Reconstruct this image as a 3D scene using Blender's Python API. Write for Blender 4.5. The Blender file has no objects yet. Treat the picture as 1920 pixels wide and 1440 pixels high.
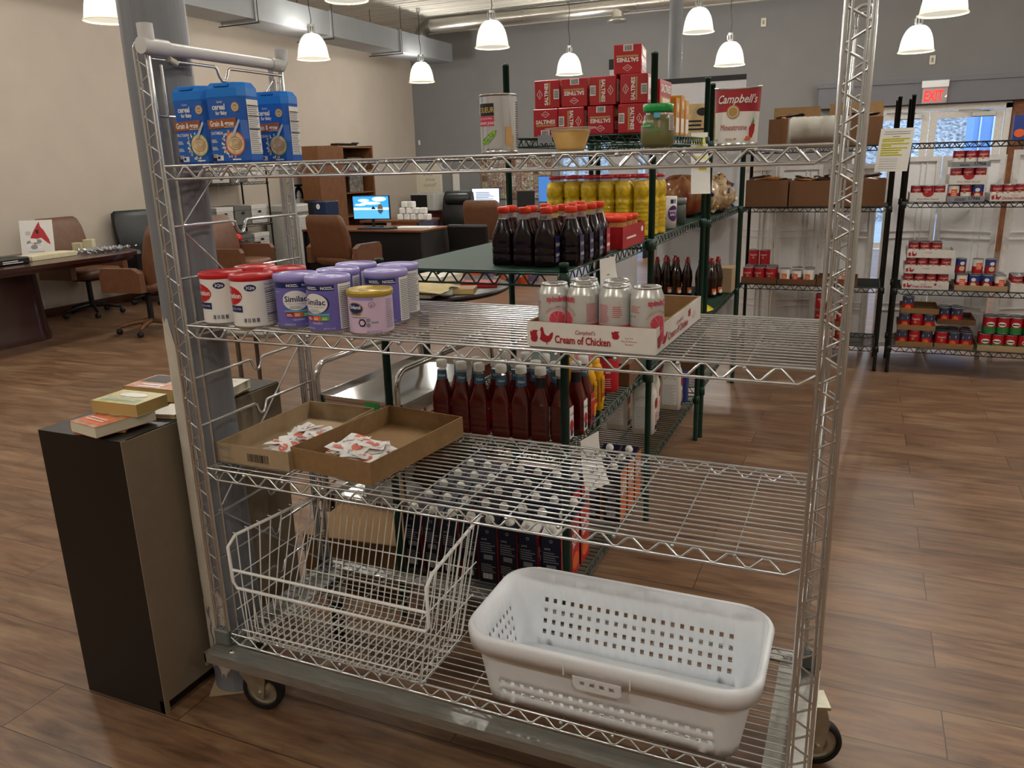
import bpy, bmesh, math, random
from mathutils import Vector, Matrix, Euler
from mathutils.geometry import tessellate_polygon
random.seed(7)
PI = math.pi
SC = bpy.context.scene
COL = SC.collection

EXPO, SKY, SHADE_E, BULB_E, LAMP_W, LAMP_C = 0.56, 4.0, 0.27, 11.0, 168.0, (1.0, 0.985, 0.955)
# ------------------------------------------------------------------ camera, world, exposure
cam = bpy.data.cameras.new('camera')
cam.sensor_width = 36.0
cam.lens = 1484.86 / 1920 * 36.0
cam.clip_start = 0.02
co = bpy.data.objects.new('camera', cam); COL.objects.link(co)
PITCH, ROLL, YAW = 0.271133, -0.0284702, -0.41513
_f = Vector((math.sin(YAW) * math.cos(PITCH), math.cos(YAW) * math.cos(PITCH), -math.sin(PITCH)))
_r = Vector((math.cos(YAW), -math.sin(YAW), 0)); _u = _r.cross(_f)
_r2 = _r * math.cos(ROLL) + _u * math.sin(ROLL); _u2 = -_r * math.sin(ROLL) + _u * math.cos(ROLL)
co.matrix_world = Matrix(((_r2.x, _u2.x, -_f.x, 1.52385), (_r2.y, _u2.y, -_f.y, -1.45742), (_r2.z, _u2.z, -_f.z, 1.50131), (0, 0, 0, 1)))
SC.camera = co
SC.view_settings.view_transform = 'Standard'
SC.view_settings.look = 'None'
SC.view_settings.gamma = 1.0
SC.view_settings.use_curve_mapping = False
SC.view_settings.exposure = EXPO
SC.cycles.use_denoising = True
SC.cycles.max_bounces = 8
SC.cycles.transparent_max_bounces = 16
SC.cycles.caustics_reflective = False
SC.cycles.caustics_refractive = False
SC.cycles.sample_clamp_indirect = 4.0

wd = bpy.data.worlds.new('daylight'); SC.world = wd; wd.use_nodes = True
wn = wd.node_tree.nodes; wn['Background'].inputs[0].default_value = (0.58, 0.74, 1.0, 1); wn['Background'].inputs[1].default_value = SKY

# ------------------------------------------------------------------ materials
def lin(h):
    h = h.lstrip('#'); o = []
    for i in (0, 2, 4):
        v = int(h[i:i + 2], 16) / 255
        o.append(v / 12.92 if v <= 0.04045 else ((v + 0.055) / 1.055) ** 2.4)
    return (*o, 1)
MATS = {}
def mat(name, col, rough=0.5, metal=0.0, var=0.06, nscale=30.0, bump=0.0, trans=0.0, alpha=1.0, emit=None, es=0.0, spec=0.5, coat=0.0, stretch=None, col2=None, ior=1.45):
    if name in MATS: return MATS[name]
    m = bpy.data.materials.new(name); m.use_nodes = True; MATS[name] = m
    nt = m.node_tree; b = nt.nodes['Principled BSDF']
    c = lin(col) if isinstance(col, str) else (*col, 1)
    b.inputs['Roughness'].default_value = rough; b.inputs['Metallic'].default_value = metal
    b.inputs['Specular IOR Level'].default_value = spec; b.inputs['Transmission Weight'].default_value = trans
    b.inputs['Alpha'].default_value = alpha; b.inputs['Coat Weight'].default_value = coat; b.inputs['IOR'].default_value = ior
    tc = nt.nodes.new('ShaderNodeTexCoord'); mp = nt.nodes.new('ShaderNodeMapping'); nz = nt.nodes.new('ShaderNodeTexNoise')
    nt.links.new(tc.outputs['Object'], mp.inputs[0]); nt.links.new(mp.outputs[0], nz.inputs['Vector'])
    if stretch: mp.inputs['Scale'].default_value = stretch
    nz.inputs['Scale'].default_value = nscale; nz.inputs['Detail'].default_value = 4
    rp = nt.nodes.new('ShaderNodeValToRGB'); nt.links.new(nz.outputs[0], rp.inputs[0])
    rp.color_ramp.elements[0].position = 0.3; rp.color_ramp.elements[1].position = 0.7
    if col2: rp.color_ramp.elements[0].color = lin(col2); rp.color_ramp.elements[1].color = c
    else:
        rp.color_ramp.elements[0].color = tuple(x * (1 - var) for x in c[:3]) + (1,)
        rp.color_ramp.elements[1].color = tuple(min(1, x * (1 + var)) for x in c[:3]) + (1,)
    nt.links.new(rp.outputs[0], b.inputs['Base Color'])
    if bump:
        bp = nt.nodes.new('ShaderNodeBump'); bp.inputs['Strength'].default_value = bump; bp.inputs['Distance'].default_value = 0.002
        nt.links.new(nz.outputs[0], bp.inputs['Height']); nt.links.new(bp.outputs[0], b.inputs['Normal'])
    if emit:
        b.inputs['Emission Color'].default_value = lin(emit); b.inputs['Emission Strength'].default_value = es
    return m

# ------------------------------------------------------------------ mesh builder
def T(x=0, y=0, z=0, rz=0, rx=0, ry=0, s=1):
    return Matrix.Translation((x, y, z)) @ Euler((rx, ry, rz)).to_matrix().to_4x4() @ Matrix.Scale(s, 4)
_boxcache = {}
def _bevbox(sx, sy, sz, bv, seg):
    k = (round(sx, 5), round(sy, 5), round(sz, 5), bv, seg)
    if k not in _boxcache:
        bm = bmesh.new(); bmesh.ops.create_cube(bm, size=1)
        bmesh.ops.scale(bm, vec=(sx, sy, sz), verts=bm.verts)
        bmesh.ops.bevel(bm, geom=bm.edges[:], offset=bv, segments=seg, affect='EDGES', profile=0.5)
        bm.verts.index_update()
        _boxcache[k] = ([v.co.copy() for v in bm.verts], [[v.index for v in f.verts] for f in bm.faces]); bm.free()
    return _boxcache[k]
class MB:
    def __init__(s, m=None):
        s.v = []; s.f = []; s.fm = []; s.fs = []; s.ms = []; s.M = Matrix(); s.cur = 0
        if m: s.m(m)
    def m(s, m):
        if m not in s.ms: s.ms.append(m)
        s.cur = s.ms.index(m); return s
    def at(s, M): s.M = M; return s
    def add(s, vs, fs, smooth=False):
        o = len(s.v); s.v += [s.M @ Vector(p) for p in vs]
        for f in fs: s.f.append([i + o for i in f]); s.fm.append(s.cur); s.fs.append(smooth)
    def box(s, c, d, bev=0, seg=1, M=None):
        if bev:
            vs, fs = _bevbox(d[0], d[1], d[2], min(bev, min(d) * .45), seg)
        else:
            x, y, z = d[0] / 2, d[1] / 2, d[2] / 2
            vs = [Vector(q) for q in ((-x, -y, -z), (x, -y, -z), (x, y, -z), (-x, y, -z), (-x, -y, z), (x, -y, z), (x, y, z), (-x, y, z))]
            fs = [(3, 2, 1, 0), (4, 5, 6, 7), (0, 1, 5, 4), (1, 2, 6, 5), (2, 3, 7, 6), (3, 0, 4, 7)]
        if M: vs = [M @ v for v in vs]
        s.add([v + Vector(c) for v in vs], fs); return s
    def bx(s, x0, y0, z0, x1, y1, z1, bev=0, seg=1):
        return s.box(((x0 + x1) / 2, (y0 + y1) / 2, (z0 + z1) / 2), (abs(x1 - x0), abs(y1 - y0), abs(z1 - z0)), bev, seg)
    def tube(s, pts, r, n=6, closed=False, caps=True):
        pts = [Vector(p) for p in pts]; N = len(pts); rings = []
        rr = r if isinstance(r, (list, tuple)) else [r] * N
        def tan(i):
            a = pts[(i - 1) % N] if (closed or i > 0) else pts[i]; b = pts[(i + 1) % N] if (closed or i < N - 1) else pts[i]
            t = b - a; return t.normalized() if t.length > 1e-9 else Vector((0, 0, 1))
        t0 = tan(0); ref = Vector((0, 0, 1)) if abs(t0.z) < .9 else Vector((1, 0, 0)); nrm = t0.cross(ref).normalized()
        vs = []
        for i in range(N):
            t = tan(i); nrm = (nrm - t * nrm.dot(t)); nrm = nrm.normalized() if nrm.length > 1e-6 else t.orthogonal().normalized(); bn = t.cross(nrm)
            for k in range(n):
                a = 2 * PI * k / n; vs.append(pts[i] + (nrm * math.cos(a) + bn * math.sin(a)) * rr[i])
        fs = []
        for i in range(N if closed else N - 1):
            j = (i + 1) % N
            for k in range(n): k2 = (k + 1) % n; fs.append((i * n + k, i * n + k2, j * n + k2, j * n + k))
        s.add(vs, fs, True)
        if caps and not closed:
            s.add([vs[k] for k in range(n)], [tuple(range(n))[::-1]]); s.add([vs[(N - 1) * n + k] for k in range(n)], [tuple(range(n))])
        return s
    def cyl(s, c, r, h, n=24, r2=None, axis='z'):
        r2 = r if r2 is None else r2
        return s.lathe([(0, 0), (r, 0), (r2, h), (0, h)], c, n, False, axis)
    def lathe(s, prof, c=(0, 0, 0), n=24, smooth=True, axis='z', sx=1, sy=1, cap=True):
        c = Vector(c); vs = []; fs = []; idx = []
        for (r, z) in prof:
            if r < 1e-6: idx.append([len(vs)] * n); vs.append((0, 0, z))
            else:
                idx.append(list(range(len(vs), len(vs) + n)))
                vs += [(r * math.cos(2 * PI * k / n) * sx, r * math.sin(2 * PI * k / n) * sy, z) for k in range(n)]
        for i in range(len(prof) - 1):
            for k in range(n):
                q = [idx[i][k], idx[i][(k + 1) % n], idx[i + 1][(k + 1) % n], idx[i + 1][k]]
                q = list(dict.fromkeys(q))
                if len(q) > 2: fs.append(q)
        vs = [Vector(v) for v in vs]
        if axis == 'y': vs = [Vector((v.x, -v.z, v.y)) for v in vs]
        if axis == 'x': vs = [Vector((v.z, v.x, v.y)) for v in vs]
        s.add([v + c for v in vs], fs, smooth); return s
    def loft(s, secs, smooth=True, cap=True, close=True):
        n = len(secs[0]); vs = [p for q in secs for p in q]; fs = []
        for i in range(len(secs) - 1):
            for k in range(n if close else n - 1):
                k2 = (k + 1) % n; fs.append((i * n + k, i * n + k2, (i + 1) * n + k2, (i + 1) * n + k))
        s.add(vs, fs, smooth)
        if cap: s.add(secs[0], [tuple(range(n))[::-1]]); s.add(secs[-1], [tuple(range(n))])
        return s
    def prism(s, pts, y0, y1, plane='xz'):   # closed outline extruded
        def P(a, b, t): return {'xz': (a, t, b), 'yz': (t, a, b), 'xy': (a, b, t)}[plane]
        tri = tessellate_polygon([[Vector((a, b, 0)) for a, b in pts]]); n = len(pts)
        vs = [P(a, b, y0) for a, b in pts] + [P(a, b, y1) for a, b in pts]
        fs = [tuple(t) for t in tri] + [tuple(i + n for i in t[::-1]) for t in tri]
        fs += [(i, (i + 1) % n, (i + 1) % n + n, i + n) for i in range(n)]
        s.add(vs, fs); return s
    def grid(s, fn, nu, nv, smooth=True):
        vs = [fn(i / nu, j / nv) for j in range(nv + 1) for i in range(nu + 1)]
        fs = [(j * (nu + 1) + i, j * (nu + 1) + i + 1, (j + 1) * (nu + 1) + i + 1, (j + 1) * (nu + 1) + i) for j in range(nv) for i in range(nu)]
        s.add(vs, fs, smooth); return s
    def build(s, name, parent=None, loc=(0, 0, 0), rz=0, fix=True):
        me = bpy.data.meshes.new(name); me.from_pydata(s.v, [], s.f)
        for m in s.ms: me.materials.append(m)
        me.polygons.foreach_set('material_index', s.fm); me.polygons.foreach_set('use_smooth', s.fs)
        me.update()
        if fix:
            bm = bmesh.new(); bm.from_mesh(me); bmesh.ops.recalc_face_normals(bm, faces=bm.faces); bm.to_mesh(me); bm.free()
        o = bpy.data.objects.new(name, me); COL.objects.link(o); o.location = loc; o.rotation_euler.z = rz
        if parent: o.parent = parent
        return o
def rrect(w, d, r, z, n=4, cx=0, cy=0):
    o = []
    for (sx, sy, a0) in ((1, -1, -90), (1, 1, 0), (-1, 1, 90), (-1, -1, 180)):
        for k in range(n + 1):
            a = math.radians(a0 + 90 * k / n); o.append((cx + sx * (w / 2 - r) + r * math.cos(a), cy + sy * (d / 2 - r) + r * math.sin(a), z))
    return o
def tag(o, label, cat, group=None, kind=None):
    if label: o['label'] = label
    if cat: o['category'] = cat
    if group: o['group'] = group
    if kind: o['kind'] = kind
    return o
def thing(name, label, cat, loc=(0, 0, 0), rz=0, group=None):
    o = bpy.data.objects.new(name, None); COL.objects.link(o); o.empty_display_size = .05
    o.location = loc; o.rotation_euler = (0, 0, rz); return tag(o, label, cat, group)
def dup(root, loc, rz=None, label=None, group=None, rx=None, ry=None):
    def cp(o, par):
        c = o.copy(); COL.objects.link(c); c.parent = par
        for ch in list(o.children): cp(ch, c)
        return c
    r = cp(root, None); r.location = loc
    if rz is not None: r.rotation_euler.z = rz
    if rx is not None: r.rotation_euler.x = rx
    if ry is not None: r.rotation_euler.y = ry
    if label: r['label'] = label
    if group: r['group'] = group
    return r
class Place:     # the first call moves the prototype, the others copy it
    def __init__(s, make): s.make = make; s.p = None
    def __call__(s, loc, rz=0, label=None, group=None, rx=None, ry=None):
        if s.p is None:
            s.p = s.make(); r = s.p; r.location = loc; r.rotation_euler.z = rz
            if rx is not None: r.rotation_euler.x = rx
            if ry is not None: r.rotation_euler.y = ry
            if label: r['label'] = label
            if group: r['group'] = group
            return r
        return dup(s.p, loc, rz, label, group, rx or 0, ry or 0)
ORD = ['leftmost', 'second', 'third', 'fourth', 'fifth', 'sixth', 'seventh', 'eighth', 'ninth', 'tenth']
def struct(mb, name, parent=None, label=None, **k):
    o = mb.build(name, parent, **k)
    if not parent: o['kind'] = 'structure'
    if label: o['label'] = label
    return o

# ------------------------------------------------------------------ printed surfaces
_tx = {}
def textmesh(txt, bold=0.0, shear=0.0, res=2):
    k = (txt, bold, shear, res)
    if k not in _tx:
        cu = bpy.data.curves.new('lettering', 'FONT'); cu.body = txt; cu.offset = bold; cu.shear = shear; cu.resolution_u = res; cu.size = 1
        o = bpy.data.objects.new('lettering', cu); me = o.to_mesh()
        vs = [(v.co.x, v.co.y) for v in me.vertices]; fs = [tuple(p.vertices) for p in me.polygons]
        o.to_mesh_clear(); bpy.data.objects.remove(o); bpy.data.curves.remove(cu)
        w = max([v[0] for v in vs], default=0)
        _tx[k] = (vs, fs, w)
    return _tx[k]
class Lab:
    def __init__(s, mb, fn, curved=False, h=0.0004): s.b = mb; s.fn = fn; s.c = curved; s.h = h
    def _p(s, pts, fs, m, k=1): s.b.m(m); s.b.add([s.fn(u, v, s.h * k) for u, v in pts], fs, s.c)
    def rect(s, u0, v0, u1, v1, m, k=1):
        n = max(1, int(abs(u1 - u0) / .006)) if s.c else 1
        pts = [(u0 + (u1 - u0) * i / n, v) for v in (v0, v1) for i in range(n + 1)]
        s._p(pts, [(i, i + 1, n + 2 + i, n + 1 + i) for i in range(n)], m, k); return s
    def ell(s, cu, cv, ru, rv, m, k=2, n=20, a0=0, a1=360, inner=0):
        pts = []; fs = []; full = a1 - a0 >= 360
        for i in range(n + 1):
            a = math.radians(a0 + (a1 - a0) * i / n); pts += [(cu + ru * math.cos(a), cv + rv * math.sin(a)), (cu + ru * inner * math.cos(a), cv + rv * inner * math.sin(a))]
        fs = [(2 * i, 2 * i + 2, 2 * i + 3, 2 * i + 1) for i in range(n)]
        if s.c and max(ru, rv) > .008 and inner < .8:
            R_ = 6; pts = []; fs = []
            for j in range(R_ + 1):
                q = 1 - (1 - inner) * j / R_
                for i in range(n + 1): a = math.radians(a0 + (a1 - a0) * i / n); pts.append((cu + ru * q * math.cos(a), cv + rv * q * math.sin(a)))
            fs = [(j * (n + 1) + i, j * (n + 1) + i + 1, (j + 1) * (n + 1) + i + 1, (j + 1) * (n + 1) + i) for j in range(R_) for i in range(n)]
        s._p(pts, fs, m, k); return s
    def poly(s, pts, m, k=2):
        tri = tessellate_polygon([[Vector((a, b, 0)) for a, b in pts]]); s._p(pts, [tuple(t) for t in tri], m, k); return s
    def text(s, t, u, v, size, m, k=3, w=None, align='c', bold=0.0, shear=0.0, rot=0):
        vs, fs, W = textmesh(t, bold, shear); sx = size if w is None or W == 0 else w / W
        off = {'c': -W / 2, 'l': 0, 'r': -W}[align]; ca, sa = math.cos(rot), math.sin(rot)
        pts = []
        for x, y in vs:
            a, b = (x + off) * sx, y * size; pts.append((u + a * ca - b * sa, v + a * sa + b * ca))
        s._p(pts, fs, m, k); return s
    def lines(s, u0, v0, u1, v1, n, m, k=2, fill=.45, rag=.3):
        rnd = random.Random(int(u0 * 1e4) + n); dv = (v1 - v0) / n
        for i in range(n):
            e = u1 - (u1 - u0) * rag * rnd.random(); s.rect(u0, v0 + dv * i, e, v0 + dv * (i + fill), m, k)
        return s
    def bars(s, u0, v0, u1, v1, m, bg=None, k=2, n=14, vert=True):
        if bg: s.rect(u0 - .15 * (u1 - u0), v0 - .12 * (v1 - v0), u1 + .15 * (u1 - u0), v1 + .12 * (v1 - v0), bg, k)
        rnd = random.Random(n + int(abs(u0) * 999))
        for i in range(n):
            f = i / n; e = f + (.3 + .5 * rnd.random()) / n
            if vert: s.rect(u0 + (u1 - u0) * f, v0, u0 + (u1 - u0) * e, v1, m, k + 1)
            else: s.rect(u0, v0 + (v1 - v0) * f, u1, v0 + (v1 - v0) * e, m, k + 1)
        return s
def rot90(fn, cu, cv, q):     # turn a label map by q quarter turns about (cu, cv)
    ca, sa = [(1, 0), (0, 1), (-1, 0), (0, -1)][q % 4]
    return lambda u, v, h: fn(cu + u * ca - v * sa, cv + u * sa + v * ca, h)
def cylmap(r, a0=0.0):
    def f(u, v, h):
        a = u / r + a0; return ((r + h) * math.sin(a), -(r + h) * math.cos(a), v)
    return f
def front(y): return lambda u, v, h: (u, y - h, v)
def right(x): return lambda u, v, h: (x + h, u, v)
def top(z): return lambda u, v, h: (u, v, z + h)
# ------------------------------------------------------------------ shared materials
m_chrome = mat('chrome wire', '#d6dadc', rough=0.26, metal=1.0, var=0.05)
m_alu = mat('dull aluminium', '#a6a59e', rough=0.42, metal=0.85, var=0.12, nscale=18, stretch=(1, 8, 8))
m_green = mat('green epoxy', '#12362b', rough=0.3, var=0.1)
m_blackwire = mat('black epoxy', '#101412', rough=0.35, var=0.1)
m_white = mat('white plastic', '#e9ecf0', rough=0.38, var=0.02)
m_whitecoat = mat('white vinyl coat', '#e9e9e6', rough=0.35, var=0.02)
m_paper = mat('paper white', '#e2e0da', rough=0.75, var=0.02)
m_black = mat('black', '#0c0b0b', rough=0.5, var=0.1)
m_rubber = mat('tyre rubber', '#131212', rough=0.55, var=0.15)
m_kraft = mat('kraft cardboard', '#8a6a45', rough=0.85, var=0.08, nscale=60, bump=0.1)
m_kraftd = mat('brown carton', '#6b4a2f', rough=0.85, var=0.08, nscale=60)
m_kraftl = mat('pale cardboard', '#a68f70', rough=0.85, var=0.06, nscale=60)
m_tin = mat('tin steel', '#c4c6c6', rough=0.22, metal=1.0, var=0.03)
m_ink = mat('dark ink', '#1c1a1c', rough=0.7)
m_grey = mat('grey print', '#8a8a92', rough=0.7)
m_red = mat('print red', '#b01824', rough=0.45, var=0.04)
m_dred = mat('carton red', '#a3121c', rough=0.4, var=0.06)
m_navy = mat('navy print', '#16245a', rough=0.45)
m_gold = mat('tan gold print', '#b08a4e', rough=0.5)
m_leather = mat('tan leather', '#6a4630', rough=0.42, var=0.12, nscale=14, bump=0.25)
m_bleather = mat('black leather', '#131313', rough=0.38, var=0.15, nscale=14, bump=0.25)
m_mahog = mat('mahogany', '#3e1710', rough=0.28, col2='#2a0e0a', nscale=10, stretch=(1, 12, 12), coat=.3)
m_wood = mat('brown wood', '#7b5230', rough=0.45, col2='#654024', nscale=8, stretch=(8, 8, 1))

def floor_material():
    m = bpy.data.materials.new('wood plank floor'); m.use_nodes = True; nt = m.node_tree; N = nt.nodes; L = nt.links
    b = N['Principled BSDF']; tc = N.new('ShaderNodeTexCoord'); mp = N.new('ShaderNodeMapping'); L.new(tc.outputs['Object'], mp.inputs[0])
    mp.inputs['Location'].default_value = (0.15, -0.114, 0)
    br = N.new('ShaderNodeTexBrick'); L.new(mp.outputs[0], br.inputs[0]); br.offset = 0.37; br.offset_frequency = 2
    br.inputs['Scale'].default_value = 1; br.inputs['Brick Width'].default_value = 1.22; br.inputs['Row Height'].default_value = 0.2055
    br.inputs['Mortar Size'].default_value = 0.0016; br.inputs['Mortar Smooth'].default_value = 0.3
    br.inputs['Color1'].default_value = (0, 0, 0, 1); br.inputs['Color2'].default_value = (1, 1, 1, 1); br.inputs['Mortar'].default_value = (.5, .5, .5, 1)
    mp2 = N.new('ShaderNodeMapping'); L.new(tc.outputs['Object'], mp2.inputs[0]); mp2.inputs['Scale'].default_value = (1.6, 13, 1)
    ofs = N.new('ShaderNodeVectorMath'); ofs.operation = 'ADD'; L.new(mp2.outputs[0], ofs.inputs[0])
    sc = N.new('ShaderNodeVectorMath'); sc.operation = 'SCALE'; L.new(br.outputs['Color'], sc.inputs[0]); sc.inputs['Scale'].default_value = 17; L.new(sc.outputs[0], ofs.inputs[1])
    nz = N.new('ShaderNodeTexNoise'); L.new(ofs.outputs[0], nz.inputs['Vector']); nz.inputs['Scale'].default_value = 2.2; nz.inputs['Detail'].default_value = 10; nz.inputs['Roughness'].default_value = .62; nz.inputs['Distortion'].default_value = .6
    rp = N.new('ShaderNodeValToRGB'); L.new(nz.outputs[0], rp.inputs[0]); e = rp.color_ramp.elements
    e[0].position = .25; e[0].color = lin(FL[0]); e[1].position = .78; e[1].color = lin(FL[2])
    k = e.new(.5); k.color = lin(FL[1])
    nz2 = N.new('ShaderNodeTexNoise'); mp3 = N.new('ShaderNodeMapping'); L.new(tc.outputs['Object'], mp3.inputs[0]); mp3.inputs['Scale'].default_value = (2, 7, 1); L.new(mp3.outputs[0], nz2.inputs['Vector'])
    nz2.inputs['Scale'].default_value = 1.1; nz2.inputs['Detail'].default_value = 5
    rp2 = N.new('ShaderNodeValToRGB'); L.new(nz2.outputs[0], rp2.inputs[0]); rp2.color_ramp.elements[0].position = .52; rp2.color_ramp.elements[1].position = .75
    mx = N.new('ShaderNodeMixRGB'); L.new(rp2.outputs[0], mx.inputs[0]); L.new(rp.outputs[0], mx.inputs[1]); mx.inputs[2].default_value = lin(FL[3])
    mm = N.new('ShaderNodeMath'); mm.operation = 'MULTIPLY'; L.new(rp2.outputs[0], mm.inputs[0]); mm.inputs[1].default_value = .45; L.new(mm.outputs[0], mx.inputs[0])
    tn = N.new('ShaderNodeMixRGB'); tn.blend_type = 'MULTIPLY'; tn.inputs[0].default_value = .22; L.new(mx.outputs[0], tn.inputs[1]); L.new(br.outputs['Color'], tn.inputs[2])
    dk = N.new('ShaderNodeMixRGB'); L.new(br.outputs['Fac'], dk.inputs[0]); L.new(tn.outputs[0], dk.inputs[1]); dk.inputs[2].default_value = lin('#2a1a10')
    L.new(dk.outputs[0], b.inputs['Base Color'])
    b.inputs['Roughness'].default_value = .33; b.inputs['Specular IOR Level'].default_value = .45
    rr = N.new('ShaderNodeMapRange'); L.new(nz.outputs[0], rr.inputs[0]); rr.inputs[3].default_value = .27; rr.inputs[4].default_value = .46; L.new(rr.outputs[0], b.inputs['Roughness'])
    bp = N.new('ShaderNodeBump'); bp.inputs['Strength'].default_value = .12; bp.inputs['Distance'].default_value = .002; L.new(nz.outputs[0], bp.inputs['Height']); L.new(bp.outputs[0], b.inputs['Normal'])
    return m
FL = ['#483221', '#785840', '#987757', '#b49674']
XL, XR, YN, YB, ZC = -6.7, 7.2, -6.0, 12.8, 3.88
m_floor = floor_material()
m_beige = mat('beige wall paint', '#beb2a4', rough=.85, var=.03, nscale=3)
m_gwall = mat('grey wall paint', '#7d7c7c', rough=.85, var=.03, nscale=3)
m_sof = mat('slate trim paint', '#6f7076', rough=.7, var=.03)
m_deck = mat('white steel deck', '#c9c5bb', rough=.6, var=.02, nscale=1)
m_base = mat('brown baseboard', '#54301c', rough=.5)
m_frame = mat('white door frame', '#d8d5cf', rough=.5)

b = MB(m_floor).bx(XL, YN, -.05, XR, YB, 0); struct(b, 'floor')
b = MB(m_beige).bx(XL - .1, YN, 0, XL, YB, ZC); struct(b, 'wall_left')

b = MB(m_beige).bx(XR, YN, 0, XR + .1, YB, ZC); struct(b, 'wall_right')
b = MB(m_beige).bx(XL, YN - .1, 0, XR, YN, ZC); struct(b, 'wall_front')
b = MB(m_gwall)
for x0, x1, z0, z1 in ((XL, -3.7, 0, ZC), (-3.7, -2.0, 1.92, ZC), (-2.0, 1.3, 0, ZC), (1.3, 3.42, 2.17, ZC), (3.42, XR, 0, ZC)):
    b.bx(x0, YB, z0, x1, YB + .15, z1)
struct(b, 'wall_back')
b = MB(m_base).bx(XL, YN, 0, XL + .015, YB, .09); struct(b, 'baseboard_left')
b = MB(m_base).bx(XL + .02, YB - .015, 0, -3.75, YB, .09).bx(-1.95, YB - .015, 0, 1.25, YB, .09); struct(b, 'baseboard_back')
b = MB(m_deck)                                    # corrugated steel deck, ribs along X
y = YN
while y < YB:
    p = .305; prof = [(y, ZC), (y + .02, ZC + .05), (y + .06, ZC + .05), (y + .08, ZC), (y + .15, ZC), (y + .16, ZC + .012), (y + .22, ZC + .012), (y + .23, ZC), (y + p, ZC)]
    for (ya, za), (yb, zb) in zip(prof, prof[1:]): b.add([(XL, ya, za), (XR, ya, za), (XR, yb, zb), (XL, yb, zb)], [(0, 1, 2, 3)])
    y += p
b.bx(XL, YN, ZC + .06, XR, YB, ZC + .09)
struct(b, 'ceiling', fix=False)
b = MB(m_sof).bx(.74, YB - .22, 2.2, XR - .01, YB - .001, 2.5).bx(.72, YB - .25, 2.5, XR - .01, YB - .001, 2.57); struct(b, 'trim_1')
b = MB(m_sof).bx(3.62, YB - .03, 0, 4.3, YB - .001, 2.2); struct(b, 'trim_2')
b = MB(mat('brick pier', '#7a5038', rough=.9, var=.3, nscale=14)).bx(3.43, YB - .06, 0, 3.6, YB - .001, 2.2); struct(b, 'trim_3')

# glass: clear pane, thin, mostly see-through with a faint reflection
def glass_material():
    m = bpy.data.materials.new('window glass'); m.use_nodes = True; nt = m.node_tree; N = nt.nodes; N.clear()
    o = N.new('ShaderNodeOutputMaterial'); mx = N.new('ShaderNodeMixShader'); t = N.new('ShaderNodeBsdfTransparent'); g = N.new('ShaderNodeBsdfGlossy')
    t.inputs[0].default_value = (.86, .93, 1, 1); g.inputs['Roughness'].default_value = .02; mx.inputs[0].default_value = .08
    nt.links.new(t.outputs[0], mx.inputs[1]); nt.links.new(g.outputs[0], mx.inputs[2]); nt.links.new(mx.outputs[0], o.inputs[0]); return m
m_glass = glass_material()
m_trimd = mat('dark window frame', '#9aa0a8', rough=.5)
def frame_rect(b, x0, x1, z0, z1, y0, y1, w):
    b.bx(x0, y0, z0, x0 + w, y1, z1).bx(x1 - w, y0, z0, x1, y1, z1).bx(x0 + w, y0, z1 - w, x1 - w, y1, z1).bx(x0 + w, y0, z0, x1 - w, y1, z0 + w)
# double entrance door
b = MB(m_frame); b.bx(1.3, YB - .03, 0, 1.38, YB + .12, 2.17).bx(3.34, YB - .03, 0, 3.42, YB + .12, 2.17).bx(1.3, YB - .03, 2.1, 3.42, YB + .12, 2.19); struct(b, 'trim_4')
for i, (x0, x1) in enumerate(((1.39, 2.345), (2.355, 3.33))):
    b = MB(m_frame); frame_rect(b, x0, x1, 0.01, 2.09, YB + .02, YB + .065, .1); d = struct(b, 'door_%d' % (i + 1))
    b = MB(m_glass).bx(x0 + .1, YB + .038, .11, x1 - .1, YB + .046, 1.99); b.build('glass_pane', d)
    b = MB(m_alu).bx(x0 + .08, YB - .02, 1.0, x1 - .08, YB + .0, 1.05).bx(x0 + .1, YB - .001, 1.0, x0 + .14, YB + .02, 1.05).bx(x1 - .14, YB - .001, 1.0, x1 - .1, YB + .02, 1.05); b.build('push_bar', d)
    b = MB(m_alu).bx(x1 - .42, YB - .05, 2.0, x1 - .12, YB + .02, 2.06); b.tube([(x1 - .2, YB - .03, 2.07), (x1 - .45, YB - .16, 2.09), (x1 - .6, YB - .02, 2.09)], .009); b.build('door_closer', d)
# storefront window
for i, (x0, x1) in enumerate(((-3.68, -3.0), (-2.98, -2.02))):
    b = MB(m_trimd); frame_rect(b, x0, x1, 0.01, 1.9, YB + .02, YB + .08, .06); b.bx(x0 + .3, YB + .025, .1, x0 + .36, YB + .075, 1.86); d = struct(b, 'window_%d' % (i + 1))
    b = MB(m_glass).bx(x0 + .06, YB + .046, .07, x1 - .06, YB + .052, 1.84); b.build('glass_pane', d)
# outside: paved ground, a wooded bank and a pale outbuilding beyond the glass
b = MB(mat('pavement outside', '#8a8d92', rough=.9, var=.1, nscale=2)).bx(-20, YB + .16, -.06, 20, 40, -.02); tag(b.build('outdoor_pavement'), 'pale pavement outside beyond the glass doors', 'ground', kind='structure')
m_bank = mat('winter scrub', '#b9b4ac', rough=1, col2='#3f3a38', nscale=12, bump=1.0, stretch=(1, 1, 2.2))
b = MB(m_bank).grid(lambda u, v: (-18 + 36 * u, 19 + 3 * v + .5 * math.sin(u * 40) * math.sin(v * 9), -.05 + 4.2 * v + .25 * math.sin(u * 77 + v * 5)), 90, 14)
tag(b.build('scrub_bank'), 'grey tangled winter scrub on the bank seen through the doors', 'bank', kind='stuff')
b = MB(mat('blue shed', '#6f8fb8', rough=.8)).bx(3.4, 17.2, -.02, 5.4, 18.6, 2.9); b.m(m_frame).bx(3.3, 17.1, 2.9, 5.5, 18.7, 3.0)
for k in range(9): b.m(m_frame).bx(3.5 + k * .22, 17.17, 0, 3.52 + k * .22, 17.2, 2.9)
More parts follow.
